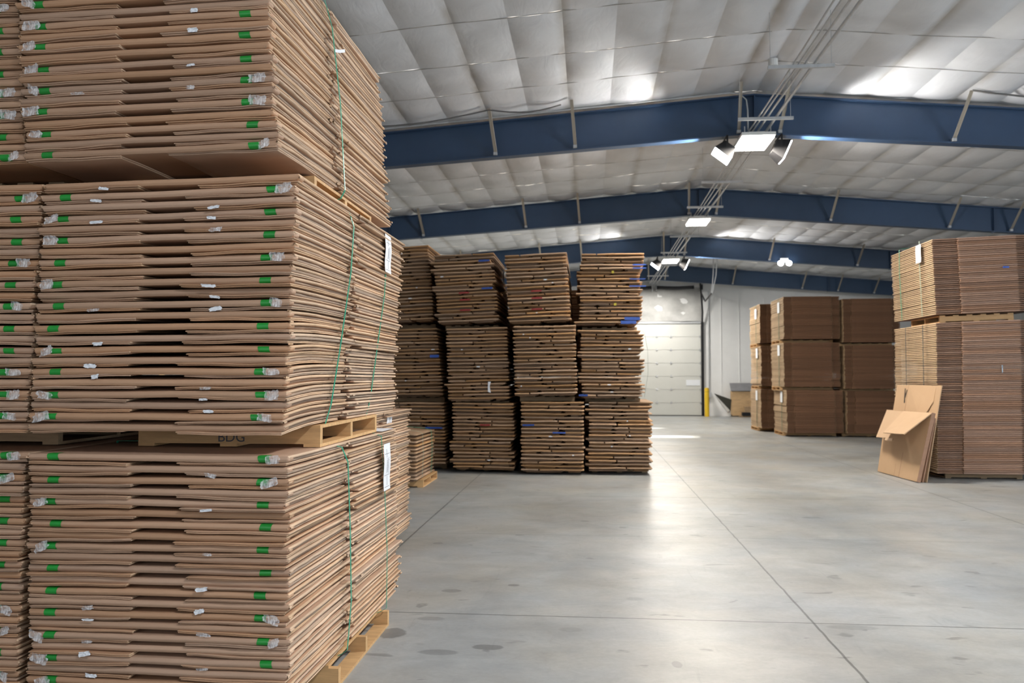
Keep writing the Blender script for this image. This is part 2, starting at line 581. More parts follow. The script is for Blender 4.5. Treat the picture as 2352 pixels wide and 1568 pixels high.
PUR = sorted([RIDGE + 0.06 + sg * (0.37 + 1.365 * k) for k in range(12) for sg in (-1, 1)])
PUR = [x for x in PUR if XL < x < XR]
xl = [XL]
for i, x in enumerate(PUR):
    if i:
        xl.append((PUR[i - 1] + x) / 2)
    xl.append(x)
xl.append(XR)
yl = [YN] + [13.8 + 1.25 * k + (0.06 * math.sin(k * 2.3)) for k in range(-7, 18) if 13.8 + 1.25 * k < YF - 0.3] + [YF]
rc = random.Random(3)
NU, NV = 7, 8
vs, fs = [], []
for j in range(len(yl) - 1):
    flat = yl[j + 1] - yl[j] > 3
    for i in range(len(xl) - 1):
        a = 0.0 if flat else rc.uniform(0.030, 0.075)
        sk = rc.uniform(0.35, 0.65)
        pull = 0.010 if i % 2 else 0.0
        o = len(vs)
        for v in range(NV + 1):
            for u in range(NU + 1):
                fu, fv = u / NU, v / NV
                x, y = xl[i] + (xl[i + 1] - xl[i]) * fu, yl[j] + (yl[j + 1] - yl[j]) * fv
                # cloth bellies down in the middle of each quilted cell and is held up at its lines
                pu = 1 - abs((fu - sk) / (sk if fu < sk else 1 - sk)) ** 2.0
                pv = 1 - abs(2 * fv - 1) ** 2.0
                nv_ = abs(2 * fv - 1)
                lines =  0.007 * math.sin(x * 3.1 + y * 1.7)
                vs.append((x, y, zc(x) - a * pu * (0.25 + 0.75 * pv) - lines))
        for v in range(NV):
            for u in range(NU):
                p = o + v * (NU + 1) + u
                fs.append((p, p + NU + 1, p + NU + 2, p + 1))
mb = MB()
mb.add(vs, fs)
for y in yl[1:-1]:      # stitched seam tapes across the cloth
    pts = [(x, y, zc(x) - 0.012 - 0.007 * math.sin(x * 3.1 + y * 1.7)) for x in [XL + (XR - XL) * k / 90 for k in range(91)]]
    mb.ribbon(pts, (0, 1, 0), 0.016, 0.004, 1)
SEAM = mat('grey_seam_tape', (0.30, 0.29, 0.27), 0.7)
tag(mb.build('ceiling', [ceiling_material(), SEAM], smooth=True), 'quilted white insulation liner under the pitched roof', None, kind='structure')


# ------------------------------------------------------------------ setting: walls
def far_wall_material():
    m = mat('white_wall_liner', (0.78, 0.78, 0.77), 0.5, noise=(0.9, 0.06), bump=(0.9, 0.5, 0.08))
    return m


def wall_strip(mb, x0, x1, y0, y1, z0=0.0, top=None, n=24):
    """wall that follows the roof slope at its top"""
    pts = [x0 + (x1 - x0) * i / n for i in range(n + 1)]
    if x0 < RIDGE < x1:
        pts = sorted(pts + [RIDGE])
    for a, b_ in zip(pts, pts[1:]):
        ta, tb_ = (top, top) if top else (zc(a) + 0.05, zc(b_) + 0.05)
        vs = [(a, y0, z0), (b_, y0, z0), (b_, y1, z0), (a, y1, z0), (a, y0, ta), (b_, y0, tb_), (b_, y1, tb_), (a, y1, ta)]
        mb.add(vs, [(0, 1, 5, 4), (2, 3, 7, 6), (4, 5, 6, 7), (3, 2, 1, 0), (1, 2, 6, 5), (3, 0, 4, 7)])


DX0, DX1, DZ = 1.15, 4.78, 3.93
mb = MB()
wall_strip(mb, XL, DX0, YF, YF + 0.25)
wall_strip(mb, DX1, XR, YF, YF + 0.25)
wall_strip(mb, DX0, DX1, YF, YF + 0.25, z0=DZ)
tag(mb.build('wall_far', far_wall_material()), 'white lined end wall of the warehouse', None, kind='structure')
mb = MB()   # seams and wrinkled folds of the wall liner
for x in (5.6, 6.35, 7.4, 8.9, 10.4):
    mb.box(x - 0.02, x + 0.02, YF - 0.02, YF, 0.2, 5.0)
tag(mb.build('trim_1', far_wall_material()), 'vertical seams of the white wall liner', None, kind='structure')

# left wall with two door gaps that let the low sun in
mb = MB()
zl = zc(XL) + 0.1
for y0, y1, z0 in ((YN, 22.95, 0), (22.95, 23.75, 2.72), (23.75, 26.95, 0), (26.95, 27.3, 2.62), (27.3, YF, 0)):
    mb.box(XL - 0.25, XL, y0, y1, z0, zl)
tag(mb.build('wall_left', WALL_SIDE), 'white lined left wall behind the stacks', None, kind='structure')
mb = MB()
mb.box(XR, XR + 0.25, YN, YF, 0, zc(XR) + 0.1)
tag(mb.build('wall_right', WALL_SIDE), 'white lined right wall', None, kind='structure')
mb = MB()
wall_strip(mb, XL, XR, YN - 0.25, YN)
tag(mb.build('wall_near', WALL_SIDE), 'white lined wall behind the viewer', None, kind='structure')

# ------------------------------------------------------------------ sectional door and its surroundings
d1 = bpy.data.objects.new('door_1', None)
COL.objects.link(d1)
d1.location = (DX0, YF, 0)
tag(d1, 'white sectional loading door in the end wall', None, kind='structure')
np_ = 7
ph = DZ / np_
for k in range(np_):
    mb = MB()
    z0 = k * ph
    mb.box(0, DX1 - DX0, 0.02, 0.08, z0 + 0.006, z0 + ph - 0.006)
    mb.box(0, DX1 - DX0, 0.035, 0.075, z0 - 0.004 if k else z0, z0 + ph)
    pn = mb.build('panel', DOOR, d1)
    if k:
        for x in (0.62, 1.75, 2.32 if False else 2.35, 3.58):
            h = MB()
            h.box(x - 0.035, x + 0.035, 0.0, 0.022, z0 - 0.05, z0 + 0.05)
            h.tube([(x - 0.05, 0.0, z0), (x + 0.05, 0.0, z0)], 0.014, 6)
            h.build('hinge', GALV, pn)
mb = MB()
mb.box(0, DX1 - DX0, 0.0, 0.08, -0.0, 0.035)
mb.build('bottom_seal', DARK, d1)
mb = MB()
mb.box(2.98, 3.56, 0.0, 0.02, 1.29, 1.53)
tag(mb.build('notice', PAPER, d1), 'blank-looking white notice')
for x in (-0.05, DX1 - DX0 + 0.03):
    mb = MB()
    mb.tube([(x, -0.10, 0.02), (x, -0.10, 3.9), (x, -0.22, 4.4), (x - 0.16 * (1 if x > 1 else -1), -0.75, 5.7)], 0.035, 8)
    mb.box(x - 0.05, x + 0.05, -0.09, 0.0, 0.0, 4.0)
    mb.build('track', BLACK, d1)

tr = MB()
tr.box(DX0 - 0.1, DX1 + 0.06, YF - 0.03, YF, DZ, DZ + 0.09)
tag(tr.build('trim_2', GALV), 'dark header trim above the loading door', None, kind='structure')
# stained grey fabric panel above the door
mb = MB()
nx_, nz_ = 24, 12
vs = [(DX0 + (DX1 - DX0 + 0.0) * i / nx_, YF - 0.05 - 0.05 * math.sin(i * 0.9) * math.sin(PI * k / nz_) - 0.03 * math.sin(k * 1.3 + i * .4), DZ + 0.1 + (5.35 - DZ) * k / nz_) for k in range(nz_ + 1) for i in range(nx_ + 1)]
mb.add(vs, [(k * (nx_ + 1) + i, k * (nx_ + 1) + i + 1, (k + 1) * (nx_ + 1) + i + 1, (k + 1) * (nx_ + 1) + i) for k in range(nz_) for i in range(nx_)])
FAB = mat('stained_liner', (0.42, 0.415, 0.40), 0.85, noise=(1.3, 0.25), bump=(3, 0.4, 0.05))
tag(mb.build('trim_3', FAB, smooth=True), 'sagging grey liner panel over the loading door', None, kind='structure')

t_ = thing('torsion_spring', 'long black torsion spring above the loading door', 'spring', (DX0, YF - 0.3, 5.45))
for x0, x1 in ((0.15, 1.52), (1.75, 3.30)):
    mb = MB()
    mb.tube([(x0 + (x1 - x0) * i / 8, 0, -0.03 * math.sin(PI * i / 8)) for i in range(9)], 0.075, 12)
    mb.build('spring_coil', DARK, t_, smooth=True)
mb = MB()
mb.tube([(0, 0, 0), (3.66, 0, 0)], 0.016, 8)
mb.build('shaft', GALV, t_)
for x in (1.56, 1.72, 3.6):
    mb = MB()
    mb.box(x - 0.015, x + 0.015, -0.08, 0.28, -0.16, 0.14)
    mb.build('bracket', GALV, t_)
mb = MB()
mb.tube([(3.58, 0, 0), (3.66, 0, 0)], 0.12, 14)
mb.build('drum', BLACK, t_)

t_ = thing('track_hanger', 'steel hanger straps dropping from the ceiling to the door track', 'hanger', (4.6, 31.0, 4.6))
mb = MB()
mb.ribbon([(0.02, 0, 1.52), (0.0, 0, 0.9), (-0.05, 0.1, 0.15)], (1, 0, 0), 0.04, 0.005)
mb.build('strap', GALV, t_)
mb = MB()
mb.ribbon([(0.14, 0, 1.50), (0.1, 0.0, 0.8), (-0.03, 0.1, 0.15)], (1, 0, 0), 0.04, 0.005)
mb.build('strap', GALV, t_)
mb = MB()
mb.tube([(-0.05, 0.1, 0.15), (0.0, 2.2, 0.05), (0.12, 4.3, 0.6)], 0.03, 8)
mb.build('rail', BLACK, t_)

t_ = thing('wall_conduit', 'thin grey conduit running down the white wall right of the loading door', 'conduit', (5.08, YF - 0.05, 0))
mb = MB()
mb.tube([(0, 0, 1.0), (0, 0, 5.3)], 0.02, 8)
mb.build('pipe', GALV, t_)
mb = MB()
mb.box(-0.09, 0.09, -0.06, 0.05, 0.80, 1.0)
mb.build('switch_box', GALV, t_)

t_ = thing('bollard', 'yellow safety bollard at the right edge of the loading door', 'bollard', (4.93, 35.35, 0))
mb = MB()
mb.tube([(0, 0, 0), (0, 0, 1.14), (0, 0, 1.17)], 0.095, 16)
mb.tube([(0, 0, 1.17), (0, 0, 1.2)], 0.075, 16)
mb.build('post', YELLOW, t_, smooth=False)
mb = MB()
mb.tube([(0, 0, 1.02), (0, 0, 1.05)], 0.099, 16)
tag(mb.build('band', mat('worn_yellow', (0.55, 0.36, 0.03), 0.5), t_), 'scuffed darker band')

t_ = thing('torn_liner_flap', 'torn dark-backed liner flap curling off the white wall near the floor', 'torn flap', (5.2, YF - 0.05, 0.0))
mb = MB()
mb.slab([(0.08, -0.02, 0.95), (0.75, -0.30, 0.70), (0.75, -0.05, 0.22)], 0.02)
mb.build('dark_side', mat('dark_insulation', (0.055, 0.055, 0.045), 0.8), t_)
mb = MB()
mb.slab([(0.10, -0.02, 0.93), (0.72, -0.06, 0.25), (0.62, -0.04, 0.18)], 0.02)
mb.build('white_side', WALL_SIDE, t_)

t_ = thing('plywood_crate', 'plywood crate with a grey lid against the white end wall', 'crate', (6.5, 35.25, 0))
mb = MB()
mb.box(-0.55, 0.75, -0.02, 0.02, 0.04, 1.06)
mb.box(-0.55, -0.52, 0.0, 0.42, 0.04, 1.06)
mb.box(0.72, 0.75, 0.0, 0.42, 0.04, 1.06)
mb.box(-0.55, 0.75, 0.0, 0.42, 0.04, 0.08)
mb.build('box', PLYWOOD, t_)
mb = MB()
mb.slab([(-0.6, -0.08, 1.06), (0.8, -0.08, 1.06), (0.8, 0.30, 1.38), (-0.6, 0.30, 1.38)], 0.03)
mb.build('lid', TARP, t_)
t_ = thing('black_tray', 'low black tray on the floor in front of the plywood crate', 'tray', (6.55, 34.9, 0))
mb = MB()
mb.box(-0.26, 0.26, -0.15, 0.15, 0.06, 0.2)
mb.build('pan', BLACK, t_)
mb = MB()
mb.box(-0.38, 0.28, -0.1, 0.1, 0, 0.06)
mb.build('runner', WOOD_OLD, t_)
t_ = thing('wooden_block', 'brown wooden block lying on the black tray', 'block', (6.55, 34.9, 0.2))
mb = MB()
mb.box(-0.15, 0.15, -0.08, 0.08, 0, 0.2)
mb.box(-0.17, 0.17, -0.09, 0.09, 0.2, 0.23)
mb.build('timber', WOOD_OLD, t_)
t_ = thing('small_carton', 'small brown carton standing at the right end of the plywood crate', 'carton', (7.0, 34.7, 0))
mb = MB()
mb.box(-0.16, 0.16, -0.15, 0.15, 0, 0.42)
mb.build('carton_body', FAR_KRAFT, t_)
mb = MB()
mb.slab([(-0.16, -0.15, 0.42), (0.16, -0.15, 0.42), (0.14, -0.02, 0.5), (-0.18, -0.02, 0.5)], 0.01)
mb.build('flap', FAR_KRAFT, t_)

# ------------------------------------------------------------------ blue roof beams
BEAMS = [(13.8, 'nearest in view, over the front of the worn stacks'), (20.6, 'second in view, behind the nearest one'), (27.4, 'third in view, midway to the end wall'), (34.3, 'farthest, right before the white end wall')]
PB = [-7.05, -4.2, -1.6, -0.26, 2.42, 3.18, 5.9, 8.65, 10.05, 11.45]
for bi, (Y, where) in enumerate(BEAMS):
    t_ = thing('roof_beam', f'blue painted steel roof beam, {where}', 'beam', (RIDGE, Y, APEX), group='blue roof beams')

    def dz(x):
        return x * SL_L if x < 0 else -x * SL_R
    x0, x1 = XL - RIDGE + 0.02, XR - RIDGE - 0.02

    def dep(x):
        return 0.645 - 0.0105 * abs(x)
    for a, b_ in ((x0, 0), (0, x1)):
        mb = MB()
        for p, q, y0, y1 in ((0.0, 1.0, -0.006, 0.006),):
            vs = [(a, y0, dz(a)), (b_, y0, dz(b_)), (b_, y1, dz(b_)), (a, y1, dz(a)), (a, y0, dz(a) - dep(a)), (b_, y0, dz(b_) - dep(b_)), (b_, y1, dz(b_) - dep(b_)), (a, y1, dz(a) - dep(a))]
            mb.add(vs, [(0, 1, 2, 3), (7, 6, 5, 4), (0, 4, 5, 1), (2, 6, 7, 3), (1, 5, 6, 2), (3, 7, 4, 0)])
        mb.build('web', BLUE_STEEL, t_)
        for top in (1, 0):
            mb = MB()
            za, zb = (dz(a), dz(b_)) if top else (dz(a) - dep(a), dz(b_) - dep(b_))
            h = 0.012
            vs = [(a, -0.09, za - h), (b_, -0.09, zb - h), (b_, 0.09, zb - h), (a, 0.09, za - h), (a, -0.09, za + h), (b_, -0.09, zb + h), (b_, 0.09, zb + h), (a, 0.09, za + h)]
            mb.add(vs, [(3, 2, 1, 0), (4, 5, 6, 7), (0, 1, 5, 4), (2, 3, 7, 6), (1, 2, 6, 5), (3, 0, 4, 7)])
            mb.build('flange', BLUE_STEEL, t_)
    for x in (0.0, -6.95, -7.75, 6.9, 9.6):
        mb = MB()
        mb.box(x - 0.008, x + 0.008, -0.085, 0.085, dz(x) - dep(x) - (0.03 if x else 0), dz(x))
        mb.build('stiffener', BLUE_STEEL, t_)
    for X in PB:
        x = X - RIDGE
        if bi == 0 and X in (-7.05, 8.65, 10.05, 11.45):
            pass
        if bi == 0 and X == -4.2:
            continue
        lx = 0.05 if x < 0 else -0.05
        mb = MB()
        p0 = Vector((x + lx, -0.10, dz(x) - dep(x) + 0.07))
        p1 = Vector((x, -0.62, dz(x) + 0.05))
        # steel angle: two legs
        mb.ribbon([p0, p1], (1, 0, 0), 0.05, 0.005)
        mb.ribbon([p0 + Vector((0.025, 0.02, 0.0)), p1 + Vector((0.025, 0.02, 0.0))], (0, 1, 1), 0.05, 0.005)
        br = mb.build('brace', BRACE_STEEL, t_)
        mb = MB()
        mb.box(p0.x - 0.03, p0.x + 0.03, p0.y - 0.02, p0.y + 0.05, p0.z - 0.05, p0.z + 0.0)
        mb.build('clip', GALV, br)

# conduit along the nearest beam, down to the fixture
mb = MB()
pts = [(x, 13.62, APEX + 0.035 - (RIDGE - x) * SL_L) for x in (XL + 0.1, -6, -3, 0, 2.3)]
pts += [(2.48, 13.62, APEX - 0.02), (2.58, 13.62, APEX - 0.12), (2.60, 13.62, APEX - 0.3), (2.60, 13.62, APEX - 0.62)]
mb.tube(pts, 0.013, 8)
tag(mb.build('conduit_pipe', GALV, smooth=True), 'thin grey conduit clipped along the top of the nearest blue beam', 'conduit')
CABLE = mat('grey_cable', (0.13, 0.125, 0.12), 0.6)
# sagging cable between braces of the nearest beam
mb = MB()
ks = [-6.5, -4.2, -1.6, -0.26]
pts = []
for a, b_ in zip(ks, ks[1:]):
    for i in range(8):
        x = a + (b_ - a) * i / 8
        pts.append((x, 13.2, zc(x) - 0.07 - 0.10 * math.sin(PI * i / 8)))
mb.tube(pts, 0.012, 6)
tag(mb.build('sagging_cable', CABLE, smooth=True), 'dark cable sagging between braces left of the ridge on the nearest beam', 'cable')
mb = MB()
ks = [5.9, 8.65, 11.45]
pts = []
for a, b_ in zip(ks, ks[1:]):
    for i in range(8):
        x = a + (b_ - a) * i / 8
        pts.append((x, 13.15, zc(x) - 0.06 - 0.07 * math.sin(PI * i / 8)))
mb.tube(pts, 0.014, 6)
tag(mb.build('sagging_cable', CABLE, smooth=True), 'dark cable sagging right from the single brace at the right of the nearest beam', 'cable')

# ------------------------------------------------------------------ pipes along the ridge on hung struts
for k, (x, r, lb) in enumerate(((2.575, 0.013, 'thin conduit along the ridge, first from the left of the four hung pipes'), (2.64, 0.013, 'thin conduit along the ridge, second from the left of the four hung pipes'), (2.73, 0.016, 'conduit along the ridge, third from the left of the four hung pipes'), (2.86, 0.022, 'thickest pipe along the ridge, rightmost of the four hung pipes'))):
    mb = MB()
    mb.tube([(x + 0.012 * math.sin(y * 0.7 + k), y, 5.575 + r) for y in [YN + 0.2 + (YF - YN - 0.6) * i / 30 for i in range(31)]], r, 8)
    tag(mb.build('ridge_conduit', GALV, smooth=True), lb, 'conduit', 'conduits along the ridge')
STR = [(4.4, 'out ahead of the nearest visible one'), (10.55, 'nearest in view, high under the quilted liner'), (12.66, 'just before the nearest blue beam'), (16.75, 'before the second blue beam'), (19.2, 'at the second beam above its light'), (23.2, 'third bay, high above the third light'), (26.2, 'at the third blue beam above its light'), (29.2, 'fourth bay, just below the third light'), (32.2, 'nearest to the end wall')]
for y, lb in STR[1:]:
    t_ = thing('strut_channel', f'short steel strut hung under the ridge pipes, {lb}', 'strut', (2.68, y, 5.545), group='struts carrying the ridge pipes')
    mb = MB()
    mb.box(-0.41, 0.41, -0.02, 0.02, -0.012, 0.03)
    mb.build('channel', GALV, t_)
    for x in (-0.38, 0.37):
        mb = MB()
        mb.tube([(x, 0, 0.0), (x, 0, 0.72)], 0.004, 5)
        mb.build('hanger_rod', GALV, t_)
mb = MB()
mb.tube([(2.745, 12.4, 6.26), (2.745, 12.4, 6.36)], 0.07, 12)
mb.tube([(2.745, 12.4, 6.22), (2.745, 12.4, 6.26)], 0.045, 12)
tag(mb.build('ceiling_sensor', WHITE_METAL), 'small round white sensor on the ceiling at the ridge', 'sensor')


# ------------------------------------------------------------------ lamps
def high_bay(y, lb, power):
    t_ = thing('high_bay_light', lb, 'light', (2.66, y, 5.42), group='high bay lights along the ridge')
    mb = MB()
    mb.box(-0.26, 0.26, -0.40, 0.40, 0.0, 0.05)
    mb.box(-0.12, 0.12, -0.25, 0.25, 0.05, 0.10)
    mb.build('housing', WHITE_METAL, t_)
    for k in range(3):
        x = (k - 1) * 0.165
        mb = MB()
        mb.box(x - 0.075, x + 0.075, -0.385, 0.385, -0.035, 0.0)
        mb.build('lens', LAMP, t_)
    for yy in (-0.3, 0.3):
        mb = MB()
        mb.tube([(-0.2, yy, 0.05), (-0.2, yy, 0.17)], 0.008, 6)
        mb.tube([(0.2, yy, 0.05), (0.2, yy, 0.17)], 0.008, 6)
        mb.build('hanger', GALV, t_)
    light('high_bay_lamp', 'AREA', (2.66, y, 5.37), (2.66, y, 0), power, (1.0, 0.91, 0.78), shape='RECTANGLE', size=0.5, size_y=0.75)


def flood(y, side, lb, power):
    t_ = thing('flood_light', lb, 'light', (2.68 + side * 0.43, y, 5.36), group='black flood lights at the ridge')
    ang = R(38 if side < 0 else 66) * side
    M = Matrix.Rotation(-ang, 4, 'Y')          # lamp face looks out to the side and down
    mb = MB()
    hw, hl, hd = 0.17, 0.20, 0.10
    a = [M @ Vector(p) for p in ((-hw, -hl, -hd), (hw, -hl, -hd), (hw, hl, -hd), (-hw, hl, -hd), (-hw * .6, -hl * .7, hd), (hw * .6, -hl * .7, hd), (hw * .6, hl * .7, hd), (-hw * .6, hl * .7, hd))]
    mb.add(a, [(0, 1, 5, 4), (1, 2, 6, 5), (2, 3, 7, 6), (3, 0, 4, 7), (4, 5, 6, 7), (3, 2, 1, 0)])
    mb.build('housing', BLACK, t_)
    mb = MB()
    mb.box(-hw * .93, hw * .93, -hl * .93, hl * .93, -hd - 0.02, -hd - 0.001, M=M)
    mb.build('lens', LAMP_HOT, t_)
    mb = MB()
    mb.ribbon([M @ Vector((0, -hl - 0.02, 0)), Vector((0, -hl - 0.02, 0.2)), Vector((0, hl + 0.02, 0.2)), M @ Vector((0, hl + 0.02, 0))], (1, 0, 0), 0.03, 0.006)
    mb.build('yoke', BLACK, t_)
    light('flood_lamp', 'SPOT', (2.68 + side * 0.60, y, 5.30), (2.68 + side * 4.0, y, 5.30 - 1.5), power, (1.0, 0.97, 0.93), spot_size=R(150), spot_blend=0.25, shadow_soft_size=0.12)


high_bay(13.45, 'bright rectangular high bay light under the nearest blue beam, between two floods', 330)
high_bay(20.3, 'bright rectangular high bay light alone under the second blue beam', 330)
high_bay(27.1, 'bright rectangular high bay light under the third blue beam', 330)
flood(13.72, -1, 'black flood light on the left of the nearest high bay, glaring lens', 640)
flood(13.72, 1, 'black flood light on the right of the nearest high bay, turned away', 640)
flood(27.32, -1, 'small black flood light on the left of the third high bay', 640)
flood(27.32, 1, 'small black flood light on the right of the third high bay', 640)
# the same lamps continue over the camera and before the end wall (out of the picture)
light('high_bay_lamp', 'AREA', (2.66, 33.6, 5.37), (2.66, 33.6, 0), 400, (1.0, 0.96, 0.9), shape='RECTANGLE', size=0.5, size_y=0.75)
light('high_bay_lamp', 'AREA', (2.66, 6.8, 5.37), (2.66, 6.8, 0), 420, (1.0, 0.97, 0.93), shape='RECTANGLE', size=0.5, size_y=0.75)
light('high_bay_lamp', 'AREA', (2.66, 0.0, 5.37), (2.66, 0.0, 0), 460, (0.97, 0.98, 1.0), shape='RECTANGLE', size=0.5, size_y=0.75)

t_ = thing('twin_spot_light', 'small lit twin-bulb light under the third blue beam, right of the ridge', 'light', (6.3, 27.25, 5.32))
mb = MB()
mb.box(-0.12, 0.12, -0.04, 0.04, 0.03, 0.16)
mb.build('housing', WHITE_METAL, t_)
for x in (-0.13, 0.13):
    mb = MB()
    mb.tube([(x, -0.02, 0.0), (x, -0.07, -0.01), (x, -0.11, -0.02)], 0.085, 14)
    mb.build('bulb', LAMP_HOT, t_)


# ------------------------------------------------------------------ pallets
def make_pallet(label, loc, rot, wood, L_=1.0, W_=1.2, stamp=False, group=None, H_=0.115, inset=0.045):
    """three stringers along x, deck boards along y"""
    t_ = thing('wooden_pallet', label, 'pallet', loc, rot, group)
    for k in range(3):
        y = -W_ / 2 + 0.02 + k * (W_ - 0.04) / 2
        mb = MB()
        mb.box(-L_ / 2, L_ / 2, y - 0.02, y + 0.02, 0.016, H_ - 0.016)
        st = mb.build('stringer', wood, t_)
        if stamp and k == 0:
            cu = bpy.data.curves.new('stamp_text', 'FONT')
            cu.body = 'BDG'
            cu.size = 0.075
            cu.extrude = 0.0004
            tmp = bpy.data.objects.new('stamp_tmp', cu)
            me = bpy.data.meshes.new_from_object(tmp)
            bpy.data.objects.remove(tmp)
            so = bpy.data.objects.new('stencilled_letters', me)
            COL.objects.link(so)
            me.materials.append(INK)
            so.parent = st
            so.location = (-0.06, y - 0.0205, 0.026)
            so.rotation_euler = (R(90), 0, 0)
    for k in range(6):
        x = -L_ / 2 + inset + k * (L_ - 2 * inset) / 5
        mb = MB()
        mb.box(x - 0.045, x + 0.045, -W_ / 2, W_ / 2, H_ - 0.016, H_)
        mb.build('deck_board', wood, t_)
    for k in range(3):
        x = -L_ / 2 + 0.045 + k * (L_ - 0.09) / 2
        mb = MB()
        mb.box(x - 0.045, x + 0.045, -W_ / 2, W_ / 2, 0.0, 0.016)
        mb.build('bottom_board', wood, t_)
    return t_


# ------------------------------------------------------------------ bulk boxes, folded flat: near stacks
BW, BD, BP = 1.30, 2.10, 0.0525


def film_scrap(wd, ht, rg, parent, x, y, z, name, material, tilt=0.0):
    nx, nz = 6, 5
    vs = []
    for k in range(nz + 1):
        for i in range(nx + 1):
            u, v = i / nx - 0.5, k / nz - 0.5
            edge = 1 - 0.35 * rg.random() * (abs(v) * 2)
            px = u * wd * edge + rg.uniform(-1, 1) * wd * 0.06
            pz = v * ht + rg.uniform(-1, 1) * ht * 0.07 + u * tilt * ht
            ang = max(-1.4, min(1.4, pz / 0.02))
            py = -(math.cos(ang * 0.8) - 1) * 0.012 * -1 - rg.random() * 0.006
            vs.append((px, -abs(py) if abs(pz) < 0.02 else -abs(py) * 0.6 - 0.004, pz))
    fs = [(k * (nx + 1) + i, k * (nx + 1) + i + 1, (k + 1) * (nx + 1) + i + 1, (k + 1) * (nx + 1) + i) for k in range(nz) for i in range(nx)]
    mb = MB()
    mb.add(vs, fs)
    return mb.build(name, material, parent, loc=(x, y, z))


def curl(mb, x, y, z, rg, mi=1):
    """a crumpled torn corner of board"""
    n = 6
    for _ in range(2):
        L_, r = rg.uniform(0.02, 0.045), rg.uniform(0.004, 0.009)
        a0 = rg.uniform(0, 6)
        pts = []
        for side in (0, 1):
            for i in range(n + 1):
                a = a0 + i * 0.75
                rr = r * (1 - 0.07 * i)
                pts.append((x + rr * math.cos(a) + rg.uniform(-.002, .002), y + (side - 0.5) * L_ + rg.uniform(-.004, .004), z + rr * math.sin(a) * 0.9 + rg.uniform(-.002, .002)))
        mb.add(pts, [(i, i + 1, n + 2 + i, n + 1 + i) for i in range(n)], mi)


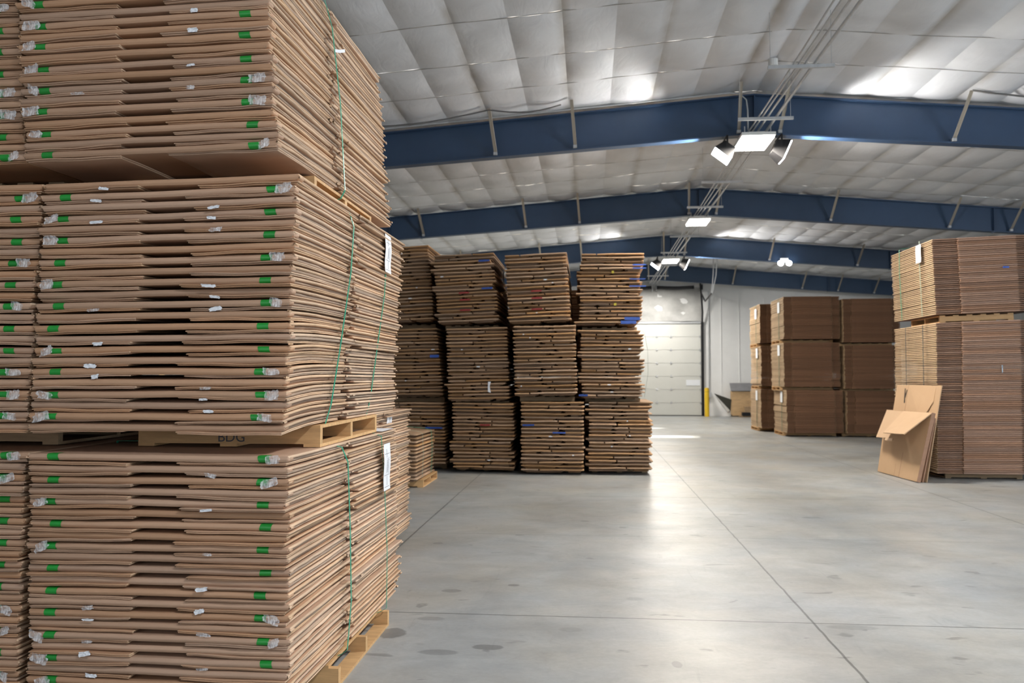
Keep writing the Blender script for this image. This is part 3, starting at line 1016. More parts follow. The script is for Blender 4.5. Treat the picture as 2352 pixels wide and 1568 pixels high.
def make_bulk_box(seed, label, group, taped, droop=0.0, scraps=True, flap_out=0.0):
    """origin: middle of the box's front edge, at its underside"""
    rg = random.Random(seed)
    t_ = thing('flattened_bulk_box', label, 'flattened box', group=group)
    ph = [rg.uniform(0, 6.28) for _ in range(6)]
    w0 = rg.uniform(0.0012, 0.003)
    hw = BW / 2

    def wave(off=0.0, k=1.0):
        def fn(x, y):
            d = 0.0
            if droop and y < 0.55:
                d = -droop * ((0.55 - y) / 0.55) ** 2
            return (0.0, 0.0, d + off + k * w0 * (math.sin(x * 5.1 + ph[0] + y * 2.2) * 0.7 + math.sin(x * 11 + ph[1]) * 0.35 + math.sin(y * 7 + ph[2]) * 0.5))
        return fn
    e0, e1 = rg.uniform(-0.008, 0.008), rg.uniform(-0.010, 0.008)
    seam = 0.93 + rg.uniform(-0.09, 0.09)
    hb = 0.0155
    zb = BP - 2 * hb - 0.003
    # front half of the body: two layers joined by the rounded fold that faces the aisle
    mb = MB()
    yf = rg.uniform(-0.006, 0.008)
    mb.sheet(-hw + e0, hw + e1, yf + 0.004, seam, zb + hb + 0.0005, zb + 2 * hb, 14, 7, wave(), edge=0.007, jag=0.004, rg=rg, mie=1)
    rc_ = rg.choice((0.004, 0.012, 0.016, 0.020))
    mb.sheet(-hw + e0 + 0.006, hw + e1 - rc_, yf + 0.004, seam + 0.02, zb, zb + hb - 0.0015, 14, 7, wave(), edge=0.004, jag=0.004, rg=rg, mie=2)
    mb.sheet(-hw + e0 + 0.002, hw + e1 - 0.002, yf, yf + 0.06, zb + 0.0005, zb + 2 * hb - 0.0005, 14, 2, wave(), edge=0.012, jag=0.003, rg=rg, mie=0)
    if rg.random() < 0.8:
        curl(mb, hw + e1 - 0.003, seam + 0.01, zb + hb * rg.uniform(0.5, 1.5), rg)
    if rg.random() < 0.75:
        curl(mb, hw + e1 - 0.004, yf + 0.015, zb + hb, rg)
    if rg.random() < 0.5:
        curl(mb, -hw + e0 + 0.006, yf + 0.015, zb + hb, rg)
    mb.build('front_panel', [KRAFT, KRAFT_EDGE, KRAFT_IN], t_, smooth=True)
    # rear half
    mb = MB()
    o = rg.uniform(-0.004, 0.004)
    er = rg.uniform(-0.012, 0.010)
    mb.sheet(-hw + er, hw + er, seam + 0.012, BD, zb + hb + o, zb + 2 * hb - 0.0005 + min(o, 0), 6, 5, wave(0, 0.8), edge=0.007, jag=0.004, rg=rg, mie=1)
    mb.sheet(-hw + er, hw + er - rc_ * 0.8, seam + 0.03, BD - rg.uniform(0, 0.02), zb + min(o, 0), zb + hb - 0.002 + o, 6, 5, wave(0, 0.8), edge=0.004, jag=0.004, rg=rg, mie=2)
    mb.sheet(-hw + 0.01, hw + er - rg.uniform(0.0, 0.012), seam + rg.uniform(0.05, 0.2), BD - 0.02, 0.002, zb - 0.004, 4, 4, wave(0, 0.6), edge=0.005, jag=0.005, rg=rg, mie=1)
    if rg.random() < 0.7:
        curl(mb, hw + er, seam + rg.uniform(0.0, 0.25), zb + hb, rg)
    if rg.random() < 0.85:
        curl(mb, hw + er + 0.002, BD - 0.012, zb + hb * rg.uniform(0.3, 1.6), rg)
    mb.build('rear_panel', [KRAFT, KRAFT_EDGE, KRAFT_IN], t_, smooth=True)
    # flaps folded under the body, with a gap between them
    for side in (-1, 1):
        fo = rg.uniform(-0.006, 0.016) - flap_out * rg.uniform(0.3, 1.0)
        if side < 0:
            a, b_ = -hw + rg.uniform(0.0, 0.018), -hw + 0.515 + rg.uniform(-0.02, 0.03)
        else:
            a, b_ = hw - 0.525 + rg.uniform(-0.035, 0.03), hw - rg.uniform(0.0, 0.012)
        ph2 = rg.uniform(0, 6.28)
        tilt = rg.uniform(-0.006, 0.009)
        free = b_ if side < 0 else a

        def ff(x, y, a=a, b_=b_, free=free, ph2=ph2, tilt=tilt):
            base = wave()(x, y)[2]
            s_ = 1 - min(1.0, abs(x - free) / 0.45)
            sk = 0.05 * max(0.0, (0.02 - y) / 0.02) if False else 0.0
            return (sk, 0.003 * math.sin(x * 23 + ph2), base * 0.9 + 0.0016 * math.sin(x * 17 + ph2) + tilt * s_ * (1 if y < 0.3 else 0.4))
        mb = MB()
        mb.sheet(a, b_, fo, seam - 0.02, 0.0085, 0.0155, 9, 4, ff, edge=0.003, jag=0.004, rg=rg, mie=1, rnd_front=True)
        mb.sheet(a + rg.uniform(0, 0.01), b_ - rg.uniform(0.0, 0.012), fo + rg.uniform(-0.002, 0.010), seam - 0.03, 0.0015, 0.0078, 9, 4, ff, edge=0.003, jag=0.004, rg=rg, mie=1, rnd_front=True)
        fl = mb.build('flap', [KRAFT, KRAFT_EDGE], t_, smooth=True)
        if scraps and rg.random() < (0.36 if side > 0 else 0.28):
            px = (-hw + 0.315 + rg.uniform(-0.03, 0.03)) if side < 0 else (hw - 0.40 + rg.uniform(-0.03, 0.03))
            dz_ = wave()(px, 0)[2]
            film_scrap(rg.uniform(0.04, 0.075), rg.uniform(0.010, 0.022), rg, fl, px, fo - 0.004, 0.010 + dz_, 'tape_scrap', PAPER if rg.random() < 0.65 else FILM, tilt=rg.uniform(-0.5, 0.5))
    if taped:
        for side in (-1, 1):
            if side < 0:
                cx_ = -hw + 0.118 + rg.uniform(-0.012, 0.012)
            else:
                cx_ = hw - 0.128 + rg.uniform(-0.012, 0.012)
            mb = MB()
            r = hb + 0.0012
            zc_ = zb + hb
            seg = []
            for q in range(9):
                ang = -PI / 2 + PI * q / 8
                seg.append((yf + hb - r * math.cos(ang) * 1.0 - 0.0006, zc_ + r * math.sin(ang)))
            seg = [(yf + 0.05, zc_ - r)] + seg + [(yf + 0.05, zc_ + r)]
            sk = rg.uniform(-0.004, 0.004)
            vs = []
            for i in range(4):
                x = cx_ - 0.028 + 0.056 * i / 3
                dz_ = wave()(x, 0)[2]
                vs += [(x + sk * (zz - zc_) / r, yy, zz + dz_) for yy, zz in seg]
            n = len(seg)
            mb.add(vs, [(i * n + q, (i + 1) * n + q, (i + 1) * n + q + 1, i * n + q + 1) for i in range(3) for q in range(n - 1)])
            gt = mb.build('green_tape', GREEN_TAPE, t_, smooth=True)
            if scraps and rg.random() < 0.45:
                ox = rg.uniform(0.035, 0.06) * (-1 if side < 0 else 1)
                film_scrap(rg.uniform(0.055, 0.095), rg.uniform(0.032, 0.048), rg, gt, cx_ + ox, yf - 0.004, zc_ + wave()(cx_, 0)[2], 'clear_tape_scrap', FILM, tilt=rg.uniform(-0.6, 0.6))
    return t_


def load_of_bulk(n, base, x0, x1, yfront, z0, pitch, where, group, parity, droop0=0.0, droop1=0.0, yaw=-0.8, source=None, jit=0.008, roll=(0, 0), flap_out=0.0, scraps=True, seed=0):
    """stack n boxes upward; x0 / x1: middle of the front at the bottom / top of the load"""
    out = []
    for i in range(n):
        f = i / max(1, n - 1)
        top = n - i
        rg = random.Random(seed * 100 + i)
        taped = (i % 2 == parity)
        look = 'folded bulk box with green tape' if taped else 'plain folded bulk box'
        lb = f'{look}, {rank(top, n)} in {where}'
        loc = (x0 + (x1 - x0) * f + rg.uniform(-jit, jit), yfront + rg.uniform(-0.008, 0.008), z0 + i * pitch)
        rot = (0, R(roll[0] + (roll[1] - roll[0]) * f), R(yaw + rg.uniform(-0.35, 0.35)))
        if source is None:
            b = make_bulk_box(seed * 1000 + i, lb, group, taped, droop0 + (droop1 - droop0) * f, scraps, flap_out)
            b.location = loc
            b.rotation_euler = rot
        else:
            b = dup(source[i], loc, rot, lb, group)
        out.append(b)
    return out


GB = 'flattened bulk boxes of the two green-taped columns'
# near column: bottom, middle and top load
nb = load_of_bulk(22, None, -2.03, -2.045, 3.78, 0.122, 0.0527, 'bottom load of the nearest column', GB, 1, seed=1, roll=(-0.2, 0.0), flap_out=0.018)
nm = load_of_bulk(23, None, -2.07, -2.025, 3.80, 1.402, 0.0526, 'middle load of the nearest column', GB, 1, droop0=0.032, droop1=0.0, seed=2, roll=(0.0, -0.8), flap_out=0.004)
ntp = load_of_bulk(21, None, -2.115, -2.20, 3.78, 2.722, 0.0536, 'top load of the nearest column', GB, 0, droop0=0.012, droop1=0.0, seed=3, roll=(-0.9, -0.6))
# column left of it (only its right edge shows)
load_of_bulk(22, None, -3.40, -3.385, 3.83, 0.122, 0.0527, 'bottom load of the leftmost column', GB, 1, source=nb, seed=4, yaw=-0.2)
load_of_bulk(23, None, -3.395, -3.345, 3.84, 1.402, 0.0526, 'middle load of the leftmost column', GB, 0, source=nm, seed=5, yaw=-0.2)
load_of_bulk(21, None, -3.435, -3.52, 3.84, 2.722, 0.0536, 'top load of the leftmost column', GB, 1, source=ntp, seed=6, yaw=-0.2)
# half-hidden load behind the near column
load_of_bulk(23, None, -2.47, -2.47, 6.25, 0.12, 0.0528, 'half-hidden load behind the nearest column', GB, 1, source=nm, seed=7, yaw=0)

GP = 'wooden pallets under the green-taped loads'
make_pallet('new pine pallet on the floor under the nearest column', (-1.872, 4.93, 0.0), (0, 0, 0), WOOD, L_=1.08, W_=1.12, group=GP, inset=0.10)
make_pallet('new pine pallet with black stamp under the nearest column\'s middle load', (-1.905, 4.83, 1.285), (R(0.3), 0, 0), WOOD, L_=1.0, W_=1.16, stamp=True, group=GP)
make_pallet('new pine pallet under the nearest column\'s top load', (-1.95, 4.83, 2.604), (R(0.2), R(-0.5), 0), WOOD, L_=1.0, W_=1.16, group=GP)
make_pallet('pallet on the floor under the column at the left edge', (-3.36, 4.93, 0.0), (0, 0, 0), WOOD_OLD, L_=1.0, W_=1.16, group=GP)
make_pallet('pallet under the middle load of the column at the left edge', (-3.36, 4.83, 1.285), (0, 0, 0), WOOD_OLD, L_=1.0, W_=1.16, group=GP)
make_pallet('pallet under the top load of the column at the left edge', (-3.36, 4.83, 2.604), (0, 0, 0), WOOD_OLD, L_=1.0, W_=1.16, group=GP)
make_pallet('pallet on the floor under the half-hidden load behind the nearest column', (-2.47, 7.3, 0.0), (0, 0, 0), WOOD_OLD, L_=1.0, W_=1.16, group=GP)


# ------------------------------------------------------------------ straps and paper tags
def strap_loop(label, side_pts, xl_, material=STRAP, wd=0.0165, group='green plastic straps'):
    """closed band round a load; side_pts: points down the right side from top to bottom, xl_: x of the left side"""
    a, z = side_pts[0], side_pts[-1]
    pts = [(xl_, a[1], a[2] + 0.004), ((xl_ + a[0]) / 2, a[1], a[2] + 0.006), (a[0] - 0.05, a[1], a[2] + 0.006), (a[0] - 0.012, a[1], a[2] + 0.003)]
    sp = [Vector(p) for p in side_pts]
    for p, q in zip(sp, sp[1:]):
        for k in range(4):
            pts.append(p.lerp(q, k / 4))
    pts.append(sp[-1])
    pts += [(z[0] - 0.03, z[1], z[2] - 0.012), ((xl_ + z[0]) / 2, z[1], z[2] - 0.014), (xl_, z[1], z[2] - 0.01), (xl_ - 0.008, (a[1] + z[1]) / 2, (a[2] + z[2]) / 2), (xl_, a[1], a[2] + 0.004)]
    mb = MB()
    mb.ribbon(pts, (0, 1, 0), wd, 0.002)
    t_ = thing('plastic_strap', label, 'strap', pts[3], group=group)
    o = mb.build('band', material, t_)
    o.matrix_parent_inverse = Matrix.Translation(Vector(pts[3])).inverted()
    cl = MB()
    m_ = sp[len(sp) // 2]
    cl.box(m_.x - 0.003, m_.x + 0.004, m_.y - wd * 0.62, m_.y + wd * 0.62, m_.z - 0.014, m_.z + 0.014)
    return t_


strap_loop('green strap down the side of the nearest column\'s top load', [(-1.53, 4.62, 3.862), (-1.49, 4.65, 3.70), (-1.445, 4.68, 3.25), (-1.425, 4.72, 2.75), (-1.45, 4.72, 2.70)], -2.78)
strap_loop('bowed green strap down the near half of the nearest column\'s middle load', [(-1.37, 4.62, 2.602), (-1.352, 4.66, 2.52), (-1.362, 4.64, 2.25), (-1.385, 4.52, 1.81), (-1.402, 4.42, 1.5), (-1.42, 4.38, 1.398)], -2.66)
strap_loop('green strap behind the paper tag on the nearest column\'s middle load', [(-1.37, 5.46, 2.605), (-1.352, 5.45, 2.5), (-1.362, 5.43, 2.2), (-1.385, 5.32, 1.81), (-1.402, 5.23, 1.5), (-1.42, 5.20, 1.398)], -2.66)
strap_loop('bowed green strap down the near half of the nearest column\'s bottom load', [(-1.43, 4.45, 1.288), (-1.370, 4.52, 1.26), (-1.355, 4.59, 1.17), (-1.348, 4.62, 0.8), (-1.335, 4.61, 0.39), (-1.338, 4.55, 0.14), (-1.37, 4.54, 0.118)], -2.64)
strap_loop('green strap behind the paper tag on the nearest column\'s bottom load', [(-1.43, 5.36, 1.288), (-1.370, 5.40, 1.26), (-1.350, 5.42, 0.93), (-1.328, 5.41, 0.5), (-1.325, 5.39, 0.14), (-1.36, 5.39, 0.118)], -2.64, wd=0.012)
tag((lambda o: o)(None) or thing('plastic_tie', 'short white tie caught under the strap of the nearest column\'s top load', 'tie', (-1.48, 4.68, 3.57)))
mb = MB()
mb.ribbon([(0, 0, 0), (0.012, 0.06, 0.02), (0.016, 0.14, 0.055)], (0, -0.4, 1), 0.018, 0.002)
mb.build('band', PAPER, bpy.data.objects['plastic_tie'])


def paper_tag(label, x, y0, y1, z1, z0, seed, bend=0.02, group='white paper tags on the strapped loads', face=1):
    rg = random.Random(seed)
    t_ = thing('paper_tag', label, 'tag', (x, (y0 + y1) / 2, z1), group=group)
    n = 12
    hw = abs(y1 - y0) / 2
    h = z1 - z0

    def off(v):
        return face * (0.004 + bend * math.sin(v * PI * 1.3) ** 2)
    vs = []
    for k in range(n + 1):
        v = k / n
        for u in (-1, 1):
            vs += [(off(v), u * hw, -v * h), (off(v) + face * 0.0012, u * hw, -v * h)]
    fs = []
    for k in range(n):
        a, b_ = k * 4, k * 4 + 4
        fs += [(a + 1, b_ + 1, b_ + 3, a + 3), (a, a + 2, b_ + 2, b_), (a, b_, b_ + 1, a + 1), (a + 2, a + 3, b_ + 3, b_ + 2)]
    fs += [(0, 1, 3, 2), (4 * n, 4 * n + 2, 4 * n + 3, 4 * n + 1)]
    mb = MB()
    mb.add(vs, fs)
    pp = mb.build('paper', PAPER, t_)
    # handwriting and printed rules
    mb = MB()
    for ln, (y_, a_, b_) in enumerate(((-0.15, 0.12, 0.30), (0.1, 0.32, 0.62), (-0.1, 0.36, 0.64), (0.45, 0.30, 0.66), (0.05, 0.70, 0.9))):
        pts = []
        m_ = 26
        for i in range(m_ + 1):
            v = a_ + (b_ - a_) * i / m_
            pts.append((off(v) + face * 0.0018, (y_ + 0.11 * math.sin(i * 1.9 + seed + ln) * rg.uniform(0.4, 1.2)) * hw, -v * h))
        mb.ribbon(pts, (0, 1, 0), 0.0035, 0.0006)
    for v in (0.22, 0.68, 0.93):
        mb.box(off(v) + (0.0012 if face > 0 else -0.0018), off(v) + (0.0018 if face > 0 else -0.0012), -0.75 * hw, 0.75 * hw, -v * h - 0.0012, -v * h + 0.0012)
    mb.build('writing', INK, pp)
    return t_


paper_tag('white paper tag with handwriting on the nearest column\'s middle load', -1.348, 5.36, 5.52, 2.605, 2.35, 1, 0.006)
paper_tag('white paper tag with handwriting on the nearest column\'s bottom load', -1.340, 5.33, 5.50, 1.21, 0.905, 2, 0.005)
paper_tag('small white tag on the half-hidden load behind the nearest column', -1.845, 7.45, 7.64, 1.33, 1.18, 3, 0.004)
t_ = thing('paper_slip', 'white paper slip lying on top of the nearest column\'s bottom load', 'paper', (-1.47, 5.62, 1.286))
mb = MB()
mb.box(-0.07, 0.09, -0.16, 0.16, 0.0, 0.0015)
mb.build('sheet', PAPER, t_)


# ------------------------------------------------------------------ worn cartons: middle stacks
MW, MD, MP = 1.06, 1.95, 0.0612


def make_worn_carton(seed):
    rg = random.Random(seed)
    t_ = thing('flattened_carton', 'worn flattened carton', 'flattened carton')
    hw = MW / 2
    cut = rg.choice([None, rg.uniform(-0.35, 0.35), rg.uniform(-0.1, 0.15), None])
    a0, a1 = rg.choice([0, 0, 0, rg.uniform(-0.05, 0.09)]), rg.choice([0, 0, 0, rg.uniform(-0.09, 0.02)])
    ph = rg.uniform(0, 6)
    wv = lambda x, y: (0, 0, 0.0028 * math.sin(x * 5 + ph) + 0.0018 * math.sin(x * 13 + ph * 2))
    segs = [(-hw + a0, hw + a1)] if cut is None else [(-hw + a0, cut - 0.008), (cut + 0.010, hw + a1)]
    for a, b_ in segs:
        mb = MB()
        yy = rg.uniform(-0.012, 0.012)
        mb.sheet(a, b_, yy, MD, 0.036, 0.0605, 6, 3, wv, edge=0.008, mie=0)
        mb.build('panel', OLD_KRAFT, t_, smooth=True)
    # the two inner flaps, set back a little
    c2 = rg.uniform(-0.3, 0.3)
    for a, b_ in ((-hw + rg.uniform(0, 0.05), c2 - rg.uniform(0.004, 0.03)), (c2 + rg.uniform(0.004, 0.03), hw - rg.uniform(0.0, 0.05))):
        mb = MB()
        yy = rg.uniform(0.022, 0.06)
        zz = rg.uniform(-0.003, 0.003)
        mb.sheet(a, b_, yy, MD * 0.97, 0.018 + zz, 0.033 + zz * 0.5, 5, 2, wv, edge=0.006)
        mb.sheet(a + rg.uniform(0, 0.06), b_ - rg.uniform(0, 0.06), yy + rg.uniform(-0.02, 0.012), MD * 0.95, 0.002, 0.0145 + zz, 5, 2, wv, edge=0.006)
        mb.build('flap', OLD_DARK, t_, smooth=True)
    return t_


WORN = [make_worn_carton(500 + k) for k in range(12)]
for o in WORN:
    PROTO[o.name] = list(o.children)
used = set()


def place_worn(k, loc, rot, label, group):
    if k not in used:
        used.add(k)
        o = WORN[k]
        o.location = loc
        o.rotation_euler = rot
        tag(o, label, None, group)
        return o
    return dup(WORN[k], loc, rot, label, group)


GM = 'worn flattened cartons in the middle stacks'
COLS = [
    ('first worn column, half hidden by the nearest stack', -3.03, 14.40, [(0.10, 1.20, -0.0, -0.04, 0.3), (1.30, 2.50, -0.05, -0.17, -1.2), (2.62, 3.97, -0.22, -0.33, -2.4)]),
    ('second worn column', -1.80, 14.15, [(0.06, 1.20, 0.0, -0.02, 0.3), (1.24, 2.50, -0.08, -0.13, -1.0), (2.58, 3.78, -0.27, -0.36, -2.2)]),
    ('third worn column', -0.62, 14.00, [(0.04, 1.23, 0.0, 0.01, 0.1), (1.33, 2.52, -0.10, -0.13, -1.0), (2.57, 3.75, -0.20, -0.28, -2.0)]),
    ('fourth worn column, beside the aisle', 0.515, 14.08, [(0.07, 1.23, 0.01, 0.02, 0.2), (1.29, 2.44, -0.10, -0.12, 0.4), (2.53, 3.75, -0.15, -0.10, 0.4)]),
]
rw = random.Random(77)
GMP = 'old pallets under the worn stacks'
for ci, (cname, cx_, cy_, loads) in enumerate(COLS):
    for li, (z0, z1, xa, xb, roll) in enumerate(loads):
        n = round((z1 - z0) / MP)
        lname = ('bottom', 'middle', 'top')[li]
        short = cname.split(',')[0]
        for i in range(n):
            f = i / (n - 1)
            k = rw.randrange(12)
            x = cx_ + xa + (xb - xa) * f + rw.uniform(-0.010, 0.010) - (rw.choice([0, 0, 0, 0, 0.06]) if ci in (1, 3) else 0)
            y = cy_ + rw.uniform(-0.02, 0.02)
            rot = (0, R(roll + rw.uniform(-0.25, 0.25)), R(rw.uniform(-0.7, 0.7)))
            o = place_worn(k, (x, y, z0 + i * (z1 - z0) / n), rot, f'worn flattened carton, {rank(n - i, n)} in {lname} load of {short}', GM)
            # marks: blue film tape, red print, yellow or white bits
            mk = rw.random()
            spec = None
            if (ci, li) == (3, 2):
                if i in (0, 1):
                    spec = (BLUE_TAPE, 0.24, 0.50, 0.05)
                elif i in (12, 10, 15) or mk < 0.1:
                    spec = (BLUE_TAPE, rw.choice((-0.53, 0.35)), None, 0.02)
                elif i in (5, 14):
                    spec = (YELLOW_TAPE, 0.06, 0.10, 0.04)
            elif (ci, li) == (3, 1) and i in (0,):
                spec = (BLUE_TAPE, -0.53, -0.38, 0.03)
            elif (ci, li) == (2, 0) and i in (12, 10):
                spec = (BLUE_TAPE, -0.5 if i == 12 else 0.0, None, 0.025)
            elif (ci, li) in ((1, 2), (2, 2)) and i in (3, 6, 8):
                spec = (RED_INK, -0.12, 0.06, 0.026)
            elif (ci, li) == (1, 0) and i == 12:
                spec = (RED_INK, -0.05, 0.12, 0.024)
            elif (ci, li) == (1, 2) and i in (9, 17):
                spec = (BLUE_TAPE, 0.33, 0.52, 0.03)
            elif (ci, li) == (0, 1) and i == 11:
                spec = (BLUE_TAPE, 0.37, 0.53, 0.045)
            elif (ci, li) == (0, 0) and i == 10:
                spec = (BLUE_TAPE, 0.2, 0.5, 0.025)
            elif mk < 0.13:
                xx = rw.uniform(-0.45, 0.4)
                spec = (PAPER, xx, xx + rw.uniform(0.02, 0.06), 0.015)
            if spec:
                m_, xa_, xb_, hh = spec
                if xb_ is None:
                    xb_ = xa_ + rw.uniform(0.12, 0.3)
                mb = MB()
                zz = 0.048
                q = 6
                vs = []
                for t in range(q + 1):
                    xx = xa_ + (xb_ - xa_) * t / q
                    for s_ in (-1, 1):
                        vs.append((xx, -0.0165 + rw.uniform(-0.001, 0.001), zz + s_ * hh / 2 + rw.uniform(-0.004, 0.004)))
                    for s_ in (1, -1):
                        vs.append((xx, -0.0148, zz + s_ * hh / 2))
                fs = []
                for t in range(q):
                    a, b_ = t * 4, t * 4 + 4
                    fs += [(a + k_, b_ + k_, b_ + (k_ + 1) % 4, a + (k_ + 1) % 4) for k_ in range(4)]
                fs += [(3, 2, 1, 0), (4 * q, 4 * q + 1, 4 * q + 2, 4 * q + 3)]
                mb.add(vs, fs)
                nm_ = {BLUE_TAPE: 'blue_tape', RED_INK: 'red_print', YELLOW_TAPE: 'yellow_tape', PAPER: 'paper_scrap'}[m_]
                mb.build(nm_, m_, o)
        zp = z0 - 0.10 if li else 0.0
        make_pallet(f'dark old pallet under the {lname} load of the {short}', (cx_ + xa, cy_ + 1.05, max(0.0, zp - 0.01) if li else 0.0), (0, 0, 0), WOOD_OLD, L_=0.95, W_=1.2, group=GMP, H_=0.10 if li else max(0.04, z0 - 0.003))

# the cartons of the row behind: only slivers show between the front columns
mb = MB()
for cx_, zt in ((-3.3, 3.5), (-2.05, 3.4), (-0.85, 3.42), (0.33, 3.35)):
    z = 0.1
    while z < zt:
        x = cx_ + rw.uniform(-0.02, 0.02) - 0.06 * z
        mb.sheet(x - 0.56, x + 0.56, 16.35 + rw.uniform(-0.02, 0.02), 18.2, z, z + 0.026, 2, 1, None, edge=0.008)
        z += 0.0306 if rw.random() < 0.97 else 0.12
    mb.box(cx_ - 0.5, cx_ + 0.5, 16.6, 17.9, 0, 0.1)
tag(mb.build('cardboard_stock', OLD_KRAFT), 'worn flat cartons of the row behind, seen through gaps between the worn columns', 'flattened carton', kind='stuff')

# thin strap bowing off the right side of the fourth column
mb = MB()
mb.ribbon([(0.5, 14.6, 2.455), (0.93, 14.6, 2.462), (0.975, 14.6, 2.42), (1.03, 14.6, 2.1), (1.03, 14.6, 1.7), (0.99, 14.6, 1.45), (0.965, 14.6, 1.30)], (0, 1, 0), 0.015, 0.003)
tag(mb.build('plastic_strap', mat('dark_green_strap', (0.02, 0.10, 0.06), 0.4)), 'dark loose strap bowing off the aisle side of the fourth worn column', 'strap')
t_ = thing('paper_scrap', 'torn white paper scrap hanging on the second worn column', 'paper scrap', (-1.70, 14.10, 1.47))
mb = MB()
mb.slab([(-0.02, 0, 0.10), (0.03, 0, 0.10), (0.012, -0.01, 0.02), (0.03, 0.0, -0.09), (-0.02, 0.0, -0.07)], 0.002)
mb.build('sheet', PAPER, t_)
t_ = thing('paper_tag', 'white tag on the aisle side at the top of the second worn column', 'tag', (-1.545, 15.0, 3.62))
mb = MB()
mb.box(0.0, 0.003, -0.12, 0.12, -0.28, 0.0)
mb.build('paper', PAPER, t_)

# low load on a pallet in front of the first worn column
GS = 'brown cartons of the low load beside the nearest stack'
for i in range(13):
    f = i / 12
    k = rw.randrange(12)
    lb = f'creased flat carton, {rank(13 - i, 13)} in the low load behind the nearest stack'
    o = dup(WORN[k], (-3.05 + rw.uniform(-0.012, 0.012), 12.02 + rw.uniform(-0.02, 0.02), 0.125 + i * 0.055), (R(-0.6), R(2.0 + 1.6 * f), R(rw.uniform(-0.5, 0.5))), lb, GS)
    o.scale = (1.0, 0.72, 0.9)
make_pallet('light pine pallet under the low load behind the nearest stack', (-3.0, 12.85, 0.0), (0, 0, 0), WOOD, L_=1.06, W_=1.15, group=GP)
for y, m_, lb in ((12.35, STRAP_PALE, 'pale strap near the front of the low carton load'), (13.05, STRAP, 'teal strap farther back on the low carton load')):
    mb = MB()
    mb.ribbon([(-3.5, y, 0.89), (-3.0, y, 0.87), (-2.58, y, 0.835), (-2.50, y, 0.80), (-2.485, y, 0.5), (-2.50, y, 0.14)], (0, 1, 0), 0.016, 0.003)
    tag(mb.build('plastic_strap', m_), lb, 'strap')


# ------------------------------------------------------------------ new cartons: right stack
NW, ND, NP = 1.68, 1.85, 0.0296


def make_new_carton(seed):
    rg = random.Random(seed)
    t_ = thing('folded_carton', 'new folded carton', 'folded carton')
    hw = NW / 2
    j = rg.uniform(-0.008, 0.008)
    mb = MB()
    mb.sheet(-hw + 0.40 + j * 0.5, hw - 0.385 + j * 0.5, rg.uniform(-0.006, 0.006), ND, 0.0015, 0.0276, 3, 3, None, edge=0.004, rnd_front=True)
    mb.build('panel', NEW_KRAFT, t_, smooth=False)
    for a, b_ in ((-hw + rg.uniform(0, 0.012), -hw + 0.398), (hw - 0.383, hw - rg.uniform(0, 0.012))):
        mb = MB()
        z = rg.uniform(-0.001, 0.001)
        mb.sheet(a, b_, 0.018 + rg.uniform(-0.004, 0.006), ND - 0.004, 0.004 + z, 0.0245 + z, 2, 3, None, edge=0.006, jag=0.002, rg=rg, mie=1)
        mb.build('flap', [NEW_DARK, NEW_EDGE], t_, smooth=False)
    return t_


NEWC = [make_new_carton(900 + k) for k in range(8)]
usedn = set()
GN = 'new folded cartons in the big right stack'
EX, EY = 5.56 + NW / 2, 13.9


def place_new(k, loc, rot, label):
    if k not in usedn:
        usedn.add(k)
        o = NEWC[k]
        o.location = loc
        o.rotation_euler = rot
        return tag(o, label, None, GN)
    return dup(NEWC[k], loc, rot, label, GN)


def e_load(n, z0, pitch, r0, r1, x0, x1, where):
    for i in range(n):
        f = i / (n - 1)
        r_ = r0 + (r1 - r0) * f
        # a tilted carton keeps its left end near the column height
        dzm = math.tan(R(r_)) * NW / 2
        place_new(rw.randrange(8), (x0 + (x1 - x0) * f + rw.uniform(-0.006, 0.006), EY + rw.uniform(-0.006, 0.006), z0 + i * pitch + dzm), (0, -R(r_), R(rw.uniform(-0.25, 0.25))), f'new folded carton, {rank(n - i, n)} in {where}')


e_load(82, 0.10, 0.0296, 0.0, 1.9, EX, EX + 0.03, 'tall lower load of the right stack')
e_load(40, 2.655, 0.0308, 2.2, 2.2, EX + 0.03, EX - 0.01, 'upper load of the right stack')
GEP = 'pallets in the right stack'
make_pallet('pallet on the floor under the right stack', (EX, EY + 0.95, 0.0), (0, 0, 0), WOOD_OLD, L_=1.2, W_=1.3, group=GEP, H_=0.098)
p_ = make_pallet('pine pallet between the two loads of the right stack', (EX - 0.12, EY + 0.75, 2.555), (0, R(-2.0), 0), WOOD, L_=1.15, W_=1.2, group=GEP, H_=0.115)


def left_strap(label, x, y, zt, zb_, m_, bend=0.02, group='green straps on the right stack'):
    mb = MB()
    mb.ribbon([(x + 0.8, y, zt + 0.03), (x + 0.05, y, zt + 0.006), (x - 0.004, y, zt - 0.01), (x - 0.006 + bend * 0.3, y + bend, (zt * 2 + zb_) / 3), (x + bend, y + bend, zb_)], (0, 1, 0), 0.022, 0.003)
    return tag(mb.build('plastic_strap', m_), label, 'strap', group)


